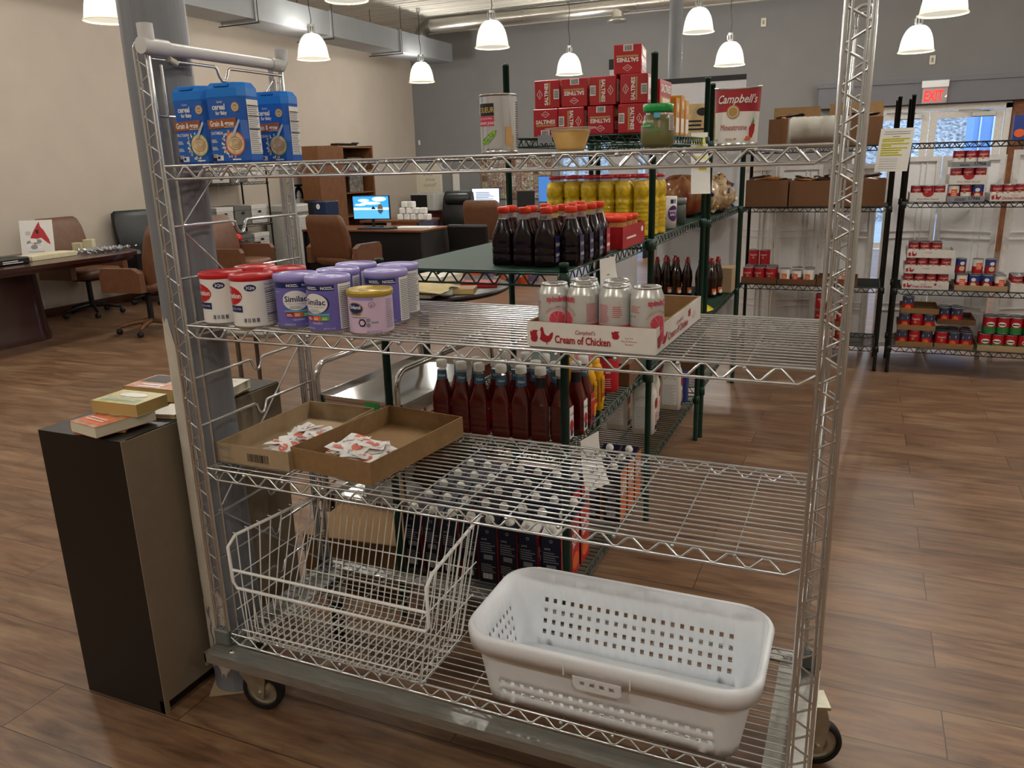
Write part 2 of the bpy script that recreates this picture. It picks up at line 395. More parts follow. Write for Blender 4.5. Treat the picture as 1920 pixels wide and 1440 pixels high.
tag(b.build('outbuilding'), 'blue clad outbuilding outside the right glass door', 'building')

# ------------------------------------------------------------------ columns
m_col = mat('grey column paint', '#77797f', rough=.45, var=.05, nscale=5)
m_patch = mat('white filler smear', '#c9c2b4', rough=.8, var=.15, nscale=9, bump=.5)
def column(x, y, r, name='support_column'):
    b = MB(m_col).cyl((0, 0, 0.0), r, ZC, 40); return b.build(name, None, (x, y, 0))
CX, CY, CR = -.112, .135, .078
o = column(CX, CY, CR); tag(o, 'round grey steel column beside the chrome rack with white filler smears', 'column')
def smear(b, a0, a1, z0, z1, seed):
    rnd = random.Random(seed); n = 26
    L_ = [a0 + .05 * math.sin(i * 1.3 + seed) + .03 * rnd.random() for i in range(n + 1)]; R_ = [a1 + .06 * math.sin(i * .9 + seed) + .04 * rnd.random() for i in range(n + 1)]
    def P(a, z): return ((CR + .0012) * math.sin(a), -(CR + .0012) * math.cos(a), z)
    vs = []; fs = []
    for i in range(n + 1):
        t = i / n; z = z0 + (z1 - z0) * t; k = min(1, 4 * t + .35, 4 * (1 - t) + .35); m_ = (L_[i] + R_[i]) / 2; h = (R_[i] - L_[i]) / 2 * k
        for q in range(5): vs.append(P(m_ - h + 2 * h * q / 4, z + .01 * math.sin(q * 2 + seed)))
    for i in range(n):
        for q in range(4): fs.append((i * 5 + q, i * 5 + q + 1, i * 5 + q + 6, i * 5 + q + 5))
    b.add(vs, fs, True)
b = MB(m_patch); smear(b, -.95, .22, .28, 1.13, 1); smear(b, -.20, .48, .06, .34, 5); smear(b, -.85, -.30, .07, .30, 9)
b.build('filler_patch', o)
b = MB(m_kraftl).at(T(0, 0, 0, .55)).bx(-CR - .004, -CR - .004, .001, CR + .004, CR + .004, .004); b.build('base_plate', o)
o = column(-.54, 8.0, .075); tag(o, 'far round grey column rising behind the cracker boxes', 'column')

# ------------------------------------------------------------------ lamps
def shade_material():
    m = bpy.data.materials.new('prismatic lamp glass'); m.use_nodes = True; nt = m.node_tree; N = nt.nodes; N.clear(); L = nt.links
    o = N.new('ShaderNodeOutputMaterial'); t = N.new('ShaderNodeBsdfTransparent'); d = N.new('ShaderNodeBsdfTranslucent'); e = N.new('ShaderNodeEmission'); g = N.new('ShaderNodeBsdfDiffuse')
    t.inputs[0].default_value = (1, .98, .93, 1); d.inputs[0].default_value = (.95, .93, .82, 1); g.inputs[0].default_value = (.8, .78, .7, 1)
    e.inputs[0].default_value = (1.0, .95, .80, 1); e.inputs[1].default_value = SHADE_E
    m1 = N.new('ShaderNodeMixShader'); m1.inputs[0].default_value = .5; L.new(d.outputs[0], m1.inputs[1]); L.new(g.outputs[0], m1.inputs[2])
    tcn = N.new('ShaderNodeTexCoord'); wv = N.new('ShaderNodeTexNoise'); L.new(tcn.outputs['Object'], wv.inputs['Vector']); wv.inputs['Scale'].default_value = 40
    mr = N.new('ShaderNodeMapRange'); L.new(wv.outputs[0], mr.inputs[0]); mr.inputs[3].default_value = .955; mr.inputs[4].default_value = .975
    m2 = N.new('ShaderNodeMixShader'); L.new(mr.outputs[0], m2.inputs[0]); L.new(m1.outputs[0], m2.inputs[1]); L.new(t.outputs[0], m2.inputs[2])
    a = N.new('ShaderNodeAddShader'); L.new(m2.outputs[0], a.inputs[0]); L.new(e.outputs[0], a.inputs[1]); L.new(a.outputs[0], o.inputs[0]); return m
m_shade = shade_material()
m_bulb = mat('lamp bulb', '#ffffff', emit='#fff8e6', es=BULB_E)
m_cord = mat('black cord', '#15120f', rough=.6)
def make_lamp():
    t = thing('pendant_lamp', '', 'lamp')
    prof = [(.045, .30), (.075, .295), (.105, .275), (.135, .24), (.16, .19), (.178, .13), (.19, .06), (.197, .012), (.205, 0), (.207, .004), (.2, .016)]
    MB(m_shade).lathe(prof, n=36).build('lamp_shade', t, fix=False)
    MB(mat('lamp rim', '#e8dcae', rough=.4, emit='#fff0c0', es=.25)).tube([(.206 * math.cos(a * PI / 18), .206 * math.sin(a * PI / 18), .002) for a in range(36)], .005, 6, True).build('rim', t)
    b = MB(m_tin).cyl((0, 0, .30), .05, .02); b.cyl((0, 0, .38), .045, .03)
    for k in range(8): a = k * PI / 4; b.tube([(.042 * math.cos(a), .042 * math.sin(a), .32), (.042 * math.cos(a), .042 * math.sin(a), .385)], .008)
    b.build('socket', t)
    MB(m_bulb).lathe([(0, .13), (.035, .145), (.05, .18), (.045, .22), (.025, .27), (.02, .31), (0, .31)], n=16).build('bulb', t)
    return t
def hang(lamp, z):
    L_ = ZC - z; pts = [(.012 * math.sin(i * .9) * (1 if 0 < i < 12 else 0), .01 * math.cos(i * 1.1) * (1 if 0 < i < 12 else 0), .41 + (L_ - .41) * i / 12) for i in range(13)]
    MB(m_cord).tube(pts, .0045).build('cord', lamp)
    MB(m_tin).cyl((0, 0, L_ - .05), .03, .05, 12).build('ceiling_cap', lamp)
    ld = bpy.data.lights.new('lamp_light', 'POINT'); ld.energy = LAMP_W; ld.color = LAMP_C; ld.shadow_soft_size = .06
    lo = bpy.data.objects.new('lamp_light', ld); COL.objects.link(lo); lo.parent = lamp; lo.location = (0, 0, .20)
LAMPS = [(-5.02, 7.45, 2.845, 'pendant lamp hanging under the grey duct, nearer one by the beige wall'),
         (-5.13, 10.4, 2.80, 'pendant lamp hanging at the far end of the grey duct'),
         (-2.72, 7.87, 2.85, 'pendant lamp hanging before the round silver duct, above the pea can'),
         (-2.79, 10.85, 2.8, 'small far pendant lamp hanging left of the cracker boxes'),
         (-.66, 9.9, 3.1, 'high pendant lamp cut by the top edge beside the far column'),
         (-.32, 10.43, 2.72, 'low pendant lamp on a wavy cord above the soup can'),
         (1.96, 10.06, 2.68, 'pendant lamp hanging above the red exit sign'),
         (2.04, 7.16, 2.68, 'large pendant lamp cut by the top edge near the exit sign'),
         (-4.87, 4.24, 2.84, 'pendant lamp half hidden behind the near grey column'),
         (-3.18, 5.55, 3.05, 'pendant lamp whose rim just shows at the top edge over the duct')]
EXTRA = [(-5.1, 1.2), (-2.7, 1.2), (-.2, 1.6), (2.2, 1.4), (4.7, 1.3), (2.1, 4.4), (4.7, 4.5), (4.7, 7.4), (4.7, 10.3), (-2.7, -2.4), (-.2, -2.4), (2.2, -2.4), (4.7, -2.4), (-5.1, -2.4)]
for (x, y) in EXTRA: LAMPS.append((x, y, 2.85, 'glass pendant lamp of the same kind hanging outside the picture'))
protos = []
for (x, y, z, lb) in LAMPS:
    t = make_lamp() if not protos else None
    if t is None:
        t = protos[0].copy(); COL.objects.link(t)
        for ch in protos[0].children:
            if ch.name.split('.')[0] in ('cord', 'ceiling_cap', 'lamp_light'): continue
            c2 = ch.copy(); COL.objects.link(c2); c2.parent = t
    protos.append(t); t.location = (x, y, z); t['label'] = lb; t['group'] = 'glass pendant lamps'
    hang(t, z)

# ------------------------------------------------------------------ ducts
m_duct = mat('galvanised duct', '#86888b', rough=.4, metal=.35, var=.08, nscale=2.5)
m_ductl = mat('round bright duct', '#b5b1a8', rough=.3, metal=.9, var=.08, nscale=4)
t = thing('rectangular_duct', 'grey rectangular metal duct running along the beige wall under the ceiling', 'duct', (-5.5, 5, 3.23))
b = MB(m_duct)
ys = [-7.0, -3.2, -1.6, .0, 1.7, 3.2, 5.0, 6.75]
for a_, c_ in zip(ys, ys[1:]): b.bx(-.25, a_ + .008, 0, .25, c_ - .008, .30)
b.build('duct_body', t)
for a_ in ys[1:-1]: MB(m_duct).bx(-.268, a_ - .013, -.018, .268, a_ + .013, .318).build('flange', t)
for a_ in ys[1:-1]:
    b = MB(m_blackwire); b.tube([(-.36, a_ + .05, -.03), (.26, a_ + .05, -.03)], .007)
    for sx in (-.30, .25): b.tube([(sx, a_ + .05, -.03), (sx, a_ + .05, ZC - 3.23)], .005)
    b.build('hanger_rod', t)
t = thing('round_duct', 'silver round duct with elbow running below the ceiling deck', 'duct', (-5.5, 11.1, 3.70))
pts = [(0, 0, -.3), (0, 0, -.16)] + [(.2 - .2 * math.cos(a * PI / 12), 0, -.16 + .2 * math.sin(a * PI / 12)) for a in range(1, 6)] + [(.3, 0, .04), (6.2, 0, .04)]
MB(m_ductl).tube(pts, .105, 24).build('duct_pipe', t)
for x in (.22, 1.9, 3.7, 5.4): MB(m_ductl).tube([(x - .01, 0, .04), (x + .01, 0, .04)], .112, 24).build('seam_ring', t)
MB(m_ductl).tube([(0, 0, -.3), (0, 0, -.29)], .115, 24).build('seam_ring', t)
b = MB(m_ductl).cyl((3.4, 0, -.16), .09, .15).lathe([(.09, -.12), (.12, -.14), (.16, -.165), (.15, -.18), (.06, -.15), (0, -.15)], (3.4, 0, 0), 28); b.build('diffuser', t)
for x in (.9, 2.6, 4.4): b = MB(m_blackwire); b.tube([(x, 0, .145), (x, 0, .18)], .004).tube([(x, .108, .04), (x, .0, .148), (x, -.108, .04)], .004); b.build('hanger_strap', t)

# ------------------------------------------------------------------ wall things
t = thing('exit_sign', 'red lit EXIT sign hanging on the slate trim above the glass doors', 'exit sign', (2.36, YB - .26, 2.22))
MB(m_white).bx(-.18, -.04, .20, .18, .04, .30, .006).build('housing', t)
MB(mat('clear sign plate', '#c9b8b4', rough=.2, alpha=.55)).bx(-.16, -.004, -.02, .17, .004, .20).build('plate', t)
b = MB(); l = Lab(b, front(-.004)); l.text('EXIT', -.01, .015, .205, mat('lit red letters', '#ff2020', emit='#ff1a1a', es=2.2), w=.26, bold=.03); l.poly([(.14, .06), (.165, .06), (.165, .09)], mat('sign white arrow', '#ffffff', emit='#ffffff', es=.8)); b.build('letters', t)
for x, z, lb in ((-.178, 3.57, 'small white plate high on the grey wall beside the silver post'), (2.30, 2.83, 'small cream plate on the grey wall above the exit sign')):
    t = thing('wall_plate', lb, 'wall plate', (x, YB - .012, z), 0, 'blank plates on the back wall')
    MB(mat('cream plastic', '#d8d0bc')).box((0, 0, 0), (.08, .022, .13), .004).build('cover', t); MB(m_grey).box((0, -.012, 0), (.03, .004, .06)).build('blank', t)
t = tag(MB(m_white).box((0, 0, 0), (.02, .05, .09), .004).build('wall_sensor', None, (XL + .11, YB - .03, 1.95)), 'tiny white sensor in the corner of beige and grey walls', 'sensor')
# ================================================================== chrome wire rack on wheels
L0, D0 = 1.473, 0.4656
S4, S3, S2, S1 = 1.518, 1.135, .755, .262
PW = .042                                        # width of a post truss
def zig(p0, p1, up, dn, pitch):
    p0, p1 = Vector(p0), Vector(p1); n = max(2, round((p1 - p0).length / pitch) * 2); pts = []
    for i in range(n + 1):
        q = p0.lerp(p1, i / n); w = up if i % 2 else dn
        nb = p0.lerp(p1, min(1, (i + .16) / n)) if i < n else None; pb = p0.lerp(p1, max(0, (i - .16) / n)) if i > 0 else None
        if pb is not None: pts.append(pb + Vector(w))
        if nb is not None: pts.append(nb + Vector(w))
    return pts
def wire_shelf(b, x0, x1, y0, y1, z, wires='x', step=.025, cross=.12, r=.0032, rw=.0022, drop=.030, pitch=.067, tabs=.02):
    """one wire shelf: perimeter rails with zigzag trusses, deck wires and cross wires"""
    for y in (y0, y1):
        b.tube([(x0, y, z), (x1, y, z)], r)
        b.tube([(x0, y, z - .012), (x0 + .028, y, z - drop), (x1 - .028, y, z - drop), (x1, y, z - .012)], r)
        b.tube(zig((x0 + .03, y, 0), (x1 - .03, y, 0), (0, 0, z - .003), (0, 0, z - drop + .003), pitch), rw * 1.3, 5)
    for x in (x0, x1):
        b.tube([(x, y0, z), (x, y1, z)], r); b.tube([(x, y0, z - drop), (x, y1, z - drop)], r)
        b.tube(zig((x, y0 + .02, 0), (x, y1 - .02, 0), (0, 0, z - .003), (0, 0, z - drop + .003), pitch), rw, 5)
    if wires == 'x':
        n = round((y1 - y0) / step)
        for i in range(1, n): yy = y0 + (y1 - y0) * i / n; b.tube([(x0, yy, z), (x1, yy, z)], rw, 5)
        n = round((x1 - x0) / cross)
        for i in range(1, n): xx = x0 + (x1 - x0) * i / n; b.tube([(xx, y0, z - .005), (xx, y1, z - .005)], rw, 5); b.lathe([(0, -.0035), (.0045, -.0025), (.0045, .0025), (0, .0035)], (xx, y0 - .002, z - .0055), 8, True, 'y')
    else:
        n = round((x1 - x0) / step)
        for i in range(1, n): xx = x0 + (x1 - x0) * i / n; b.tube([(xx, y0, z), (xx, y1, z)], rw, 5)
        n = round((y1 - y0) / cross)
        for i in range(1, n): yy = y0 + (y1 - y0) * i / n; b.tube([(x0, yy, z - .005), (x1, yy, z - .005)], rw, 5)
RACK = thing('wire_rack_cart', 'tall chrome wire rack on a wheeled aluminium base, filling the foreground', 'wire rack', (0, 0, 0))
for nm, z in (('top', S4), ('second', S3), ('third', S2), ('bottom', S1)):
    b = MB(m_chrome); wire_shelf(b, .002, L0 - .002, 0, D0, z); b.build('shelf', RACK)
GRID = [.871 + .1265 * k for k in range(-5, 8)]
def end_frame(x, sgn):      # x = inner rod, sgn = direction of the outer rod
    f = MB(m_chrome)
    for y, yi in ((0, .032), (D0, D0 - .032)):
        xo = x + sgn * PW; zt = 1.775
        arch = [(x + sgn * (PW / 2 - PW / 2 * math.cos(a * PI / 8)), y, zt + PW / 2 * math.sin(a * PI / 8)) for a in range(9)]
        f.tube([(x, y, .225)] + arch + [(xo, y, .225)], .0042, 8)
        arch2 = [(x + sgn * (PW / 2 - (PW / 2 - .009) * math.cos(a * PI / 8)), y, zt - .004 + (PW / 2 - .009) * math.sin(a * PI / 8)) for a in range(9)]
        f.tube([(x + sgn * .0085, y, .225)] + arch2 + [(xo - sgn * .0085, y, .225)], .0030, 6)
        f.tube(zig((x, y, .26), (x, y, 1.76), (sgn * .003, 0, 0), (sgn * (PW - .003), 0, 0), .0632), .0024, 5)
        f.tube([(x, yi, .235), (x, yi, 1.745)], .0036, 6)
        f.tube([(x + sgn * .012, y, 1.775), (x + sgn * .012, y, 1.78)], .006)
        for z in GRID: f.tube([(x, y, z), (x, yi, z)], .0026, 5)
    f.build('end_frame', RACK)
    bars = MB(m_chrome)
    for z in GRID + [1.756]:
        if z > 1.76: continue
        ym = D0 / 2; n = [(x, .002, z), (x, ym - .028, z), (x, ym - .020, z - .004), (x, ym - .014, z - .022), (x, ym - .006, z - .032), (x, ym + .006, z - .032), (x, ym + .014, z - .022), (x, ym + .020, z - .004), (x, ym + .028, z), (x, D0 - .002, z)]
        bars.tube(n, .0036, 6)
    bars.build('support_bars', RACK)
    br = MB(m_chrome); pts = [(.03, 1.37), (D0 - .03, 1.745)], [(.03, 1.37), (D0 - .03, 1.0)], [(D0 - .03, 1.0), (.03, .62)], [(.03, .62), (D0 - .03, .27)]
    for (ya, za), (yb, zb) in pts: br.tube([(x + sgn * .006, ya, za), (x + sgn * .006, yb, zb)], .0026, 5)
    br.build('brace_rod', RACK)
end_frame(-.001, -1); end_frame(L0 + .001, 1)
# pvc pipe lashed to the top of the left frame
m_pvc = mat('pvc pipe', '#c9c7c6', rough=.4, var=.04)
p = MB(m_pvc); px, pz = .006, 1.781
p.tube([(px, .0, pz), (px, D0 - .02, pz)], .0145, 20)
p.tube([(px, -.026, pz), (px, .05, pz)], .0185, 20); p.tube([(px - .003, -.003, pz), (px - .004, -.003, pz + .048)], .0175, 20)
q = p.build('pvc_pipe', RACK)
p = MB(mat('clear elbow', '#cfcfce', rough=.2, alpha=.75)); p.tube([(px, D0 - .055, pz), (px, D0 - .012, pz), (px, D0 - .004, pz + .012), (px, D0 - .002, pz + .042)], .0178, 20); p.build('elbow', q)
MB(mat('tape', '#d6ceb8', rough=.8)).tube([(px, .052, pz - .022), (px, .075, pz - .03)], .007).build('tape', q)
# wheeled base
b = MB(m_alu); zt = .226; X0, X1, Y0, Y1 = -.045, L0 + .048, -.058, D0 + .055
for y, s in ((Y0, 1), (Y1, -1)):
    b.prism([(y, zt - .002), (y + s * .055, zt + .001), (y + s * .055, zt - .004), (y + s * .006, zt - .006), (y + s * .006, zt - .028), (y, zt - .030)], X0, X1, 'yz') if s > 0 else b.prism([(y, zt - .030), (y + s * .006, zt - .028), (y + s * .006, zt - .006), (y + s * .055, zt - .004), (y + s * .055, zt + .001), (y, zt - .002)], X0, X1, 'yz')
for x, s in ((X0, 1), (X1, -1)):
    b.bx(min(x, x + s * .1), Y0 + .006, zt - .005, max(x, x + s * .1), Y1 - .006, zt - .001); b.bx(min(x, x + s * .005), Y0, zt - .04, max(x, x + s * .005), Y1, zt)
b.build('base_frame', RACK)
b = MB(m_tin)
for x in (.03, L0 - .03):
    for y in (Y0 + .03, Y1 - .03): b.lathe([(.009, 0), (.008, .004), (0, .006)], (x, y, zt), 10)
b.build('rivets', RACK)
for x in (-.022, L0 + .022):
    for y in (.0, D0): MB(mat('grey sleeve', '#5f635e', rough=.5)).box((x, y, .2495), (.052, .026, .046), .004).build('post_sleeve', RACK)
m_hub = mat('steel hub', '#b9b5a4', rough=.35, metal=.9, var=.15)
def caster(x, y, ang):
    c = MB(m_hub).at(T(x, y, 0, ang)); c.bx(-.035, -.035, .178, .05, .035, .186); c.cyl((0, 0, .15), .028, .03)
    for s in (-1, 1): c.prism([(-.03, .17), (.045, .17), (.055, .13), (.041, .045), (.021, .045), (-.028, .12)], s * .021, s * .024, 'xz')
    c.tube([(.03, -.03, .063), (.03, .03, .063)], .007, 8)
    o = c.build('caster', RACK)
    w = MB(m_rubber).at(T(x, y, 0, ang)); w.lathe([(.049, -.016), (.058, -.017), (.0625, -.010), (.0635, 0), (.0625, .010), (.058, .017), (.049, .016)], (.03, 0, .0635), 40, True, 'y')
    wo = w.build('wheel', o)
    h = MB(m_hub).at(T(x, y, 0, ang)); h.lathe([(0, -.012), (.02, -.014), (.024, -.006), (.043, -.006), (.0495, -.013), (.0495, .013), (.043, .006), (.024, .006), (.02, .014), (0, .012)], (.03, 0, .0635), 32, True, 'y'); h.build('hub', o)
caster(.020, .046, .16); caster(.05, D0 - .05, 2.2); caster(L0 + .012, .06, .9); caster(L0 + .022, D0 - .075, .3)

# ------------------------------------------------------------------ white wire basket
WB = thing('wire_basket', 'white vinyl coated wire basket with low front, on the bottom wire shelf', 'basket', (.081, -.028, S1 + .006))
W, D, Hf, Hs = .536, .275, .180, .312
r_ = .0045; b = MB(m_whitecoat); fy = -.012
fl_, fr_ = -.004, W + .050
b.tube([(fl_ + .05, D + .07, Hs), (fl_, fy + .03, Hs), (fl_, fy, Hs - .02), (fl_, fy + .002, Hf + .01), (fl_ + .01, fy + .004, Hf - .008), (fr_ - .01, fy + .004, Hf - .008), (fr_, fy + .002, Hf + .01), (fr_, fy, Hs - .02), (fr_, fy + .03, Hs), (fr_ - .03, D + .07, Hs)], r_, 8)
b.tube([(fl_, fy + .002, Hf + .045), (fr_, fy + .002, Hf + .045)], .004, 8)
b.build('rim_frame', WB)
b = MB(m_whitecoat); w_ = .00175; n = 25
for i in range(n + 1):                                       # front-to-back U wires
    x = W * i / n; xt = fl_ + .01 + (fr_ - fl_ - .02) * i / n
    b.tube([(xt, fy + .006, Hf - .01), (x, .012, .012), (x, .02, .002), (x, .03, 0), (x, D - .06, 0), (x, D - .035, .006), (x, D - .02, .03), (x + (xt - x) * .5, D + .062, Hs - .005)], w_, 5)
for z_, y_ in ((.04, -.0), (0, .035), (0, .1), (0, .165), (0, .22), (.08, D + .0), (.17, D + .03), (Hs - .005, D + .065)):
    zz = z_ - .003 if z_ == 0 else z_; b.tube([(-.004, y_, zz), (W + .004, y_, zz)], w_ * 1.2, 5)
b.build('grid_wires', WB)
n = 8
for (xb, xt, s) in ((0, fl_, -1), (W, fr_, 1)):
    b = MB(m_whitecoat)
    for i in range(n + 1):
        y = .02 + (D - .06) * i / n; yt = fy + .03 + (D + .03 - fy) * i / n
        xt2 = xt + (.04 * i / n if s < 0 else -.022 * i / n)
        b.tube([(xb + s * -.03, y, -.001), (xb, y, .004), (xb + s * .003, y, .02), (xt2 - s * .004, yt, Hs + .006), (xt2 + s * .006, yt, Hs + .006)], w_, 5)
    for z_ in (.1, .19): b.tube([(xb + s * (.006 + .07 * z_), .0, z_), (xb + s * (.004 + .07 * z_), D + .02 * z_ / .1, z_)], w_, 5)
    b.build('side_wires', WB)

# ------------------------------------------------------------------ white plastic laundry basket with square holes
PB = thing('plastic_basket', 'white plastic basket with rows of square holes, at the right end of the bottom shelf', 'basket', (1.078, .128, S1 + .0045))
HB = .192
def ring_at(t):       # cross section at height fraction t: width, depth, centre y, corner radius
    return (.585 + .065 * t, .250 + .080 * t, .006 + .004 * t, .04 + .035 * t)
def wall_uv(side, f, t):
    w, d, cy, r = ring_at(t)
    if side == 0: return Vector((-(w / 2 - r) + (w - 2 * r) * f, cy - d / 2, HB * t))
    if side == 1: return Vector((w / 2, cy - (d / 2 - r) + (d - 2 * r) * f, HB * t))
    if side == 2: return Vector(((w / 2 - r) - (w - 2 * r) * f, cy + d / 2, HB * t))
    return Vector((-w / 2, cy + (d / 2 - r) - (d - 2 * r) * f, HB * t))
def corner(side, f, t):
    w, d, cy, r = ring_at(t); a = math.radians(-90 + side * 90 + 90 * f); sx = 1 if side in (0, 1) else -1; sy = -1 if side in (0, 3) else 1
    return Vector((sx * (w / 2 - r) + r * math.cos(a), cy + sy * (d / 2 - r) + r * math.sin(a), HB * t))
def breaks(n, lo, hi, frac):    # alternating solid / hole intervals
    o = [0.0]; p = (hi - lo) / n
    for i in range(n): o += [lo + p * i + p * (1 - frac) / 2, lo + p * i + p * (1 + frac) / 2]
    return o + [1.0]
vb = breaks(4, .11, .69, .44)
b = MB(m_white)
for side in range(4):
    ub = breaks(21 if side in (0, 2) else 8, .0, 1.0, .42)
    if side in (1, 3): ub = breaks(8, .02, .98, .42)
    for i in range(len(ub) - 1):
        for j in range(len(vb) - 1):
            if i % 2 and j % 2 and not (side == 0 and j > 3): continue
            b.add([wall_uv(side, ub[i], vb[j]), wall_uv(side, ub[i + 1], vb[j]), wall_uv(side, ub[i + 1], vb[j + 1]), wall_uv(side, ub[i], vb[j + 1])], [(0, 1, 2, 3)], True)
    for i in range(6):
        for j in range(len(vb) - 1):
            b.add([corner(side, i / 6, vb[j]), corner(side, (i + 1) / 6, vb[j]), corner(side, (i + 1) / 6, vb[j + 1]), corner(side, i / 6, vb[j + 1])], [(0, 1, 2, 3)], True)
w, d, cy, r = ring_at(0)        # floor with slots
nx, ny = 22, 9
xs = breaks(nx, .03, .97, .45); ysb = breaks(5, .02, .98, .22)
for i in range(len(xs) - 1):
    for j in range(len(ysb) - 1):
        if i % 2 and j % 2: continue
        b.add([(-w / 2 + r + (w - 2 * r) * xs[a], cy - d / 2 + r * .0 + d * ysb[c], 0) for a, c in ((i, j), (i + 1, j), (i + 1, j + 1), (i, j + 1))], [(0, 1, 2, 3)])
for s in (-1, 1):
    fan = [p_ for p_ in rrect(w, d, r, 0, 6, 0, cy) if (p_[0] * s) >= w / 2 - r - 1e-4]
    fan.sort(key=lambda p_: math.atan2(p_[1] - cy, p_[0] * s))
    b.add([(s * (w / 2 - r), cy, 0)] + fan, [(0, k, k + 1) for k in range(1, len(fan))])
o = b.build('basket_body', PB)
bm = bmesh.new(); bm.from_mesh(o.data); bmesh.ops.remove_doubles(bm, verts=bm.verts, dist=.0004); bmesh.ops.recalc_face_normals(bm, faces=bm.faces); bm.to_mesh(o.data); bm.free()
sm = o.modifiers.new('thickness', 'SOLIDIFY'); sm.thickness = .0032; sm.offset = 0
b = MB(m_white); w, d, cy, r = ring_at(1)
secs = [rrect(w, d, r, HB, 8, 0, cy), rrect(w + .006, d + .006, r + .003, HB + .004, 8, 0, cy), rrect(w + .022, d + .022, r + .01, HB + .003, 8, 0, cy), rrect(w + .030, d + .030, r + .012, HB - .006, 8, 0, cy), rrect(w + .022, d + .022, r + .01, HB - .043, 8, 0, cy - .001), rrect(w + .016, d + .016, r + .008, HB - .043, 8, 0, cy - .001), rrect(w + .024, d + .024, r + .011, HB - .006, 8, 0, cy)]
b.loft(secs, True, False); b.build('rim', PB)
b = MB(m_white); ym = cy - d / 2 - .011         # latch tab with four slots below the front rim
xs = breaks(4, .1, .9, .5); zs = [0, .35, .7, 1]
for i in range(len(xs) - 1):
    for j in range(3):
        if i % 2 and j == 1: continue
        k = .008 if j == 0 else 0
        b.add([(-.055 + .11 * xs[a] * 1 + (k if a == 0 and c == 0 else 0) - (k if a == len(xs) - 1 and c == 0 else 0), ym + .006 * (1 - zs[c]) - .001, HB - .076 + .036 * zs[c]) for a, c in ((i, j), (i + 1, j), (i + 1, j + 1), (i, j + 1))], [(0, 1, 2, 3)])
o = b.build('front_tab', PB); sm = o.modifiers.new('thickness', 'SOLIDIFY'); sm.thickness = .003; sm.offset = 0
for s in (-1, 1):
    MB(m_white).bx(s * .075 - .0012, ym - .0045, HB - .043, s * .075 + .0012, ym - .002, HB - .004).build('rim_seam', PB)

# ------------------------------------------------------------------ cardboard trays with sweetener packets
def open_tray(b, w, d, h, t=.003, flap=0, col_in=None, col_out=None):
    for (x0, y0, x1, y1) in ((-w / 2, -d / 2, w / 2, -d / 2 + t), (-w / 2, d / 2 - t, w / 2, d / 2), (-w / 2, -d / 2 + t, -w / 2 + t, d / 2 - t), (w / 2 - t, -d / 2 + t, w / 2, d / 2 - t)):
        b.bx(x0, y0, 0, x1, y1, h)
    b.bx(-w / 2 + t, -d / 2 + t, .0005, w / 2 - t, d / 2 - t, t)
m_tin_p = mat('sweetener packet paper', '#e9e4df', rough=.6, var=.03)
m_pink = mat('packet pink', '#d9705a', rough=.6, var=.1)
m_bluep = mat('packet blue grey', '#8fa0b4', rough=.6)
t = thing('cardboard_tray', 'shallow grey brown cardboard tray with a barcode on its front, left of two', 'tray', (.118, .243, S2 + .0045), .0)
b = MB(m_kraftl); open_tray(b, .236, .40, .052); l = Lab(b, front(-.2)); l.bars(-.015, .012, .055, .034, m_ink); l.lines(-.105, .012, -.06, .018, 2, m_grey); l.lines(-.105, .034, -.075, .046, 3, m_grey); b.build('tray_body', t)
t = thing('cardboard_tray', 'brown cardboard tray half full of packets, right of two', 'tray', (.385, .243, S2 + .0075), -.12)
b = MB(m_kraft); open_tray(b, .262, .40, .058); b.build('tray_body', t)
def make_packet(variant):
    def f():
        b = MB(m_tin_p); hw, hd = .031, .023
        b.grid(lambda u, v: (hw * (2 * u - 1), hd * (2 * v - 1), .0035 * (math.sin(PI * u) * math.sin(PI * v)) ** .6 + .001 * math.sin(7 * u + 3 * variant)), 8, 6)
        b.grid(lambda u, v: (hw * (1 - 2 * u), hd * (2 * v - 1), -.0022 * (math.sin(PI * u) * math.sin(PI * v)) ** .6 + .001 * math.sin(7 * (1 - u) + 3 * variant)), 8, 6)
        fn = lambda u, v, h: (u, v, .0036 * (max(0, math.cos(u / hw * PI / 2)) * max(0, math.cos(v / hd * PI / 2))) ** .6 + .001 * math.sin(7 * (u / hw + 1) / 2 + 3 * variant) + .0006 + h)
        l = Lab(b, fn)
        if variant == 0: l.ell(0, 0, .018, .013, m_pink, n=14, inner=.55); l.rect(-.012, -.003, .012, .004, m_pink)
        elif variant == 1: l.rect(-.026, -.02, .004, -.006, m_pink); l.rect(-.02, .004, .02, .01, m_bluep)
        else: l.rect(-.022, -.003, .02, .002, m_bluep); l.rect(-.01, .006, .014, .009, m_pink)
        return tag(b.build('sweetener_packet', fix=False), 'small white and pink sweetener packet', 'sweetener packet')
    return Place(f)
PK = [make_packet(i) for i in range(3)]
rnd = random.Random(11)
def heap(cx, cy, hw, hd, n, z0, lab, grp, rz):
    ca, sa = math.cos(rz), math.sin(rz)
    for i in range(n):
        u = rnd.uniform(-1, 1); v = rnd.uniform(-1, 1); lay = i // 9
        x = u * hw * (1 - .09 * lay); y = v * hd * (1 - .10 * lay)
        PK[i % 3]((cx + x * ca - y * sa, cy + x * sa + y * ca, z0 + .009 + .0066 * lay + .002 * rnd.random()), rnd.uniform(0, 6.28), lab, grp, rx=rnd.uniform(-.38, .38), ry=rnd.uniform(-.3, .3))
heap(.150, .190, .055, .115, 28, S2 + .008, 'white and pink sweetener packet lying in the left cardboard tray', 'packets in the left tray', 0)
heap(.378, .150, .088, .070, 62, S2 + .011, 'white and pink sweetener packet heaped in the right brown tray', 'packets in the right tray', -.12)
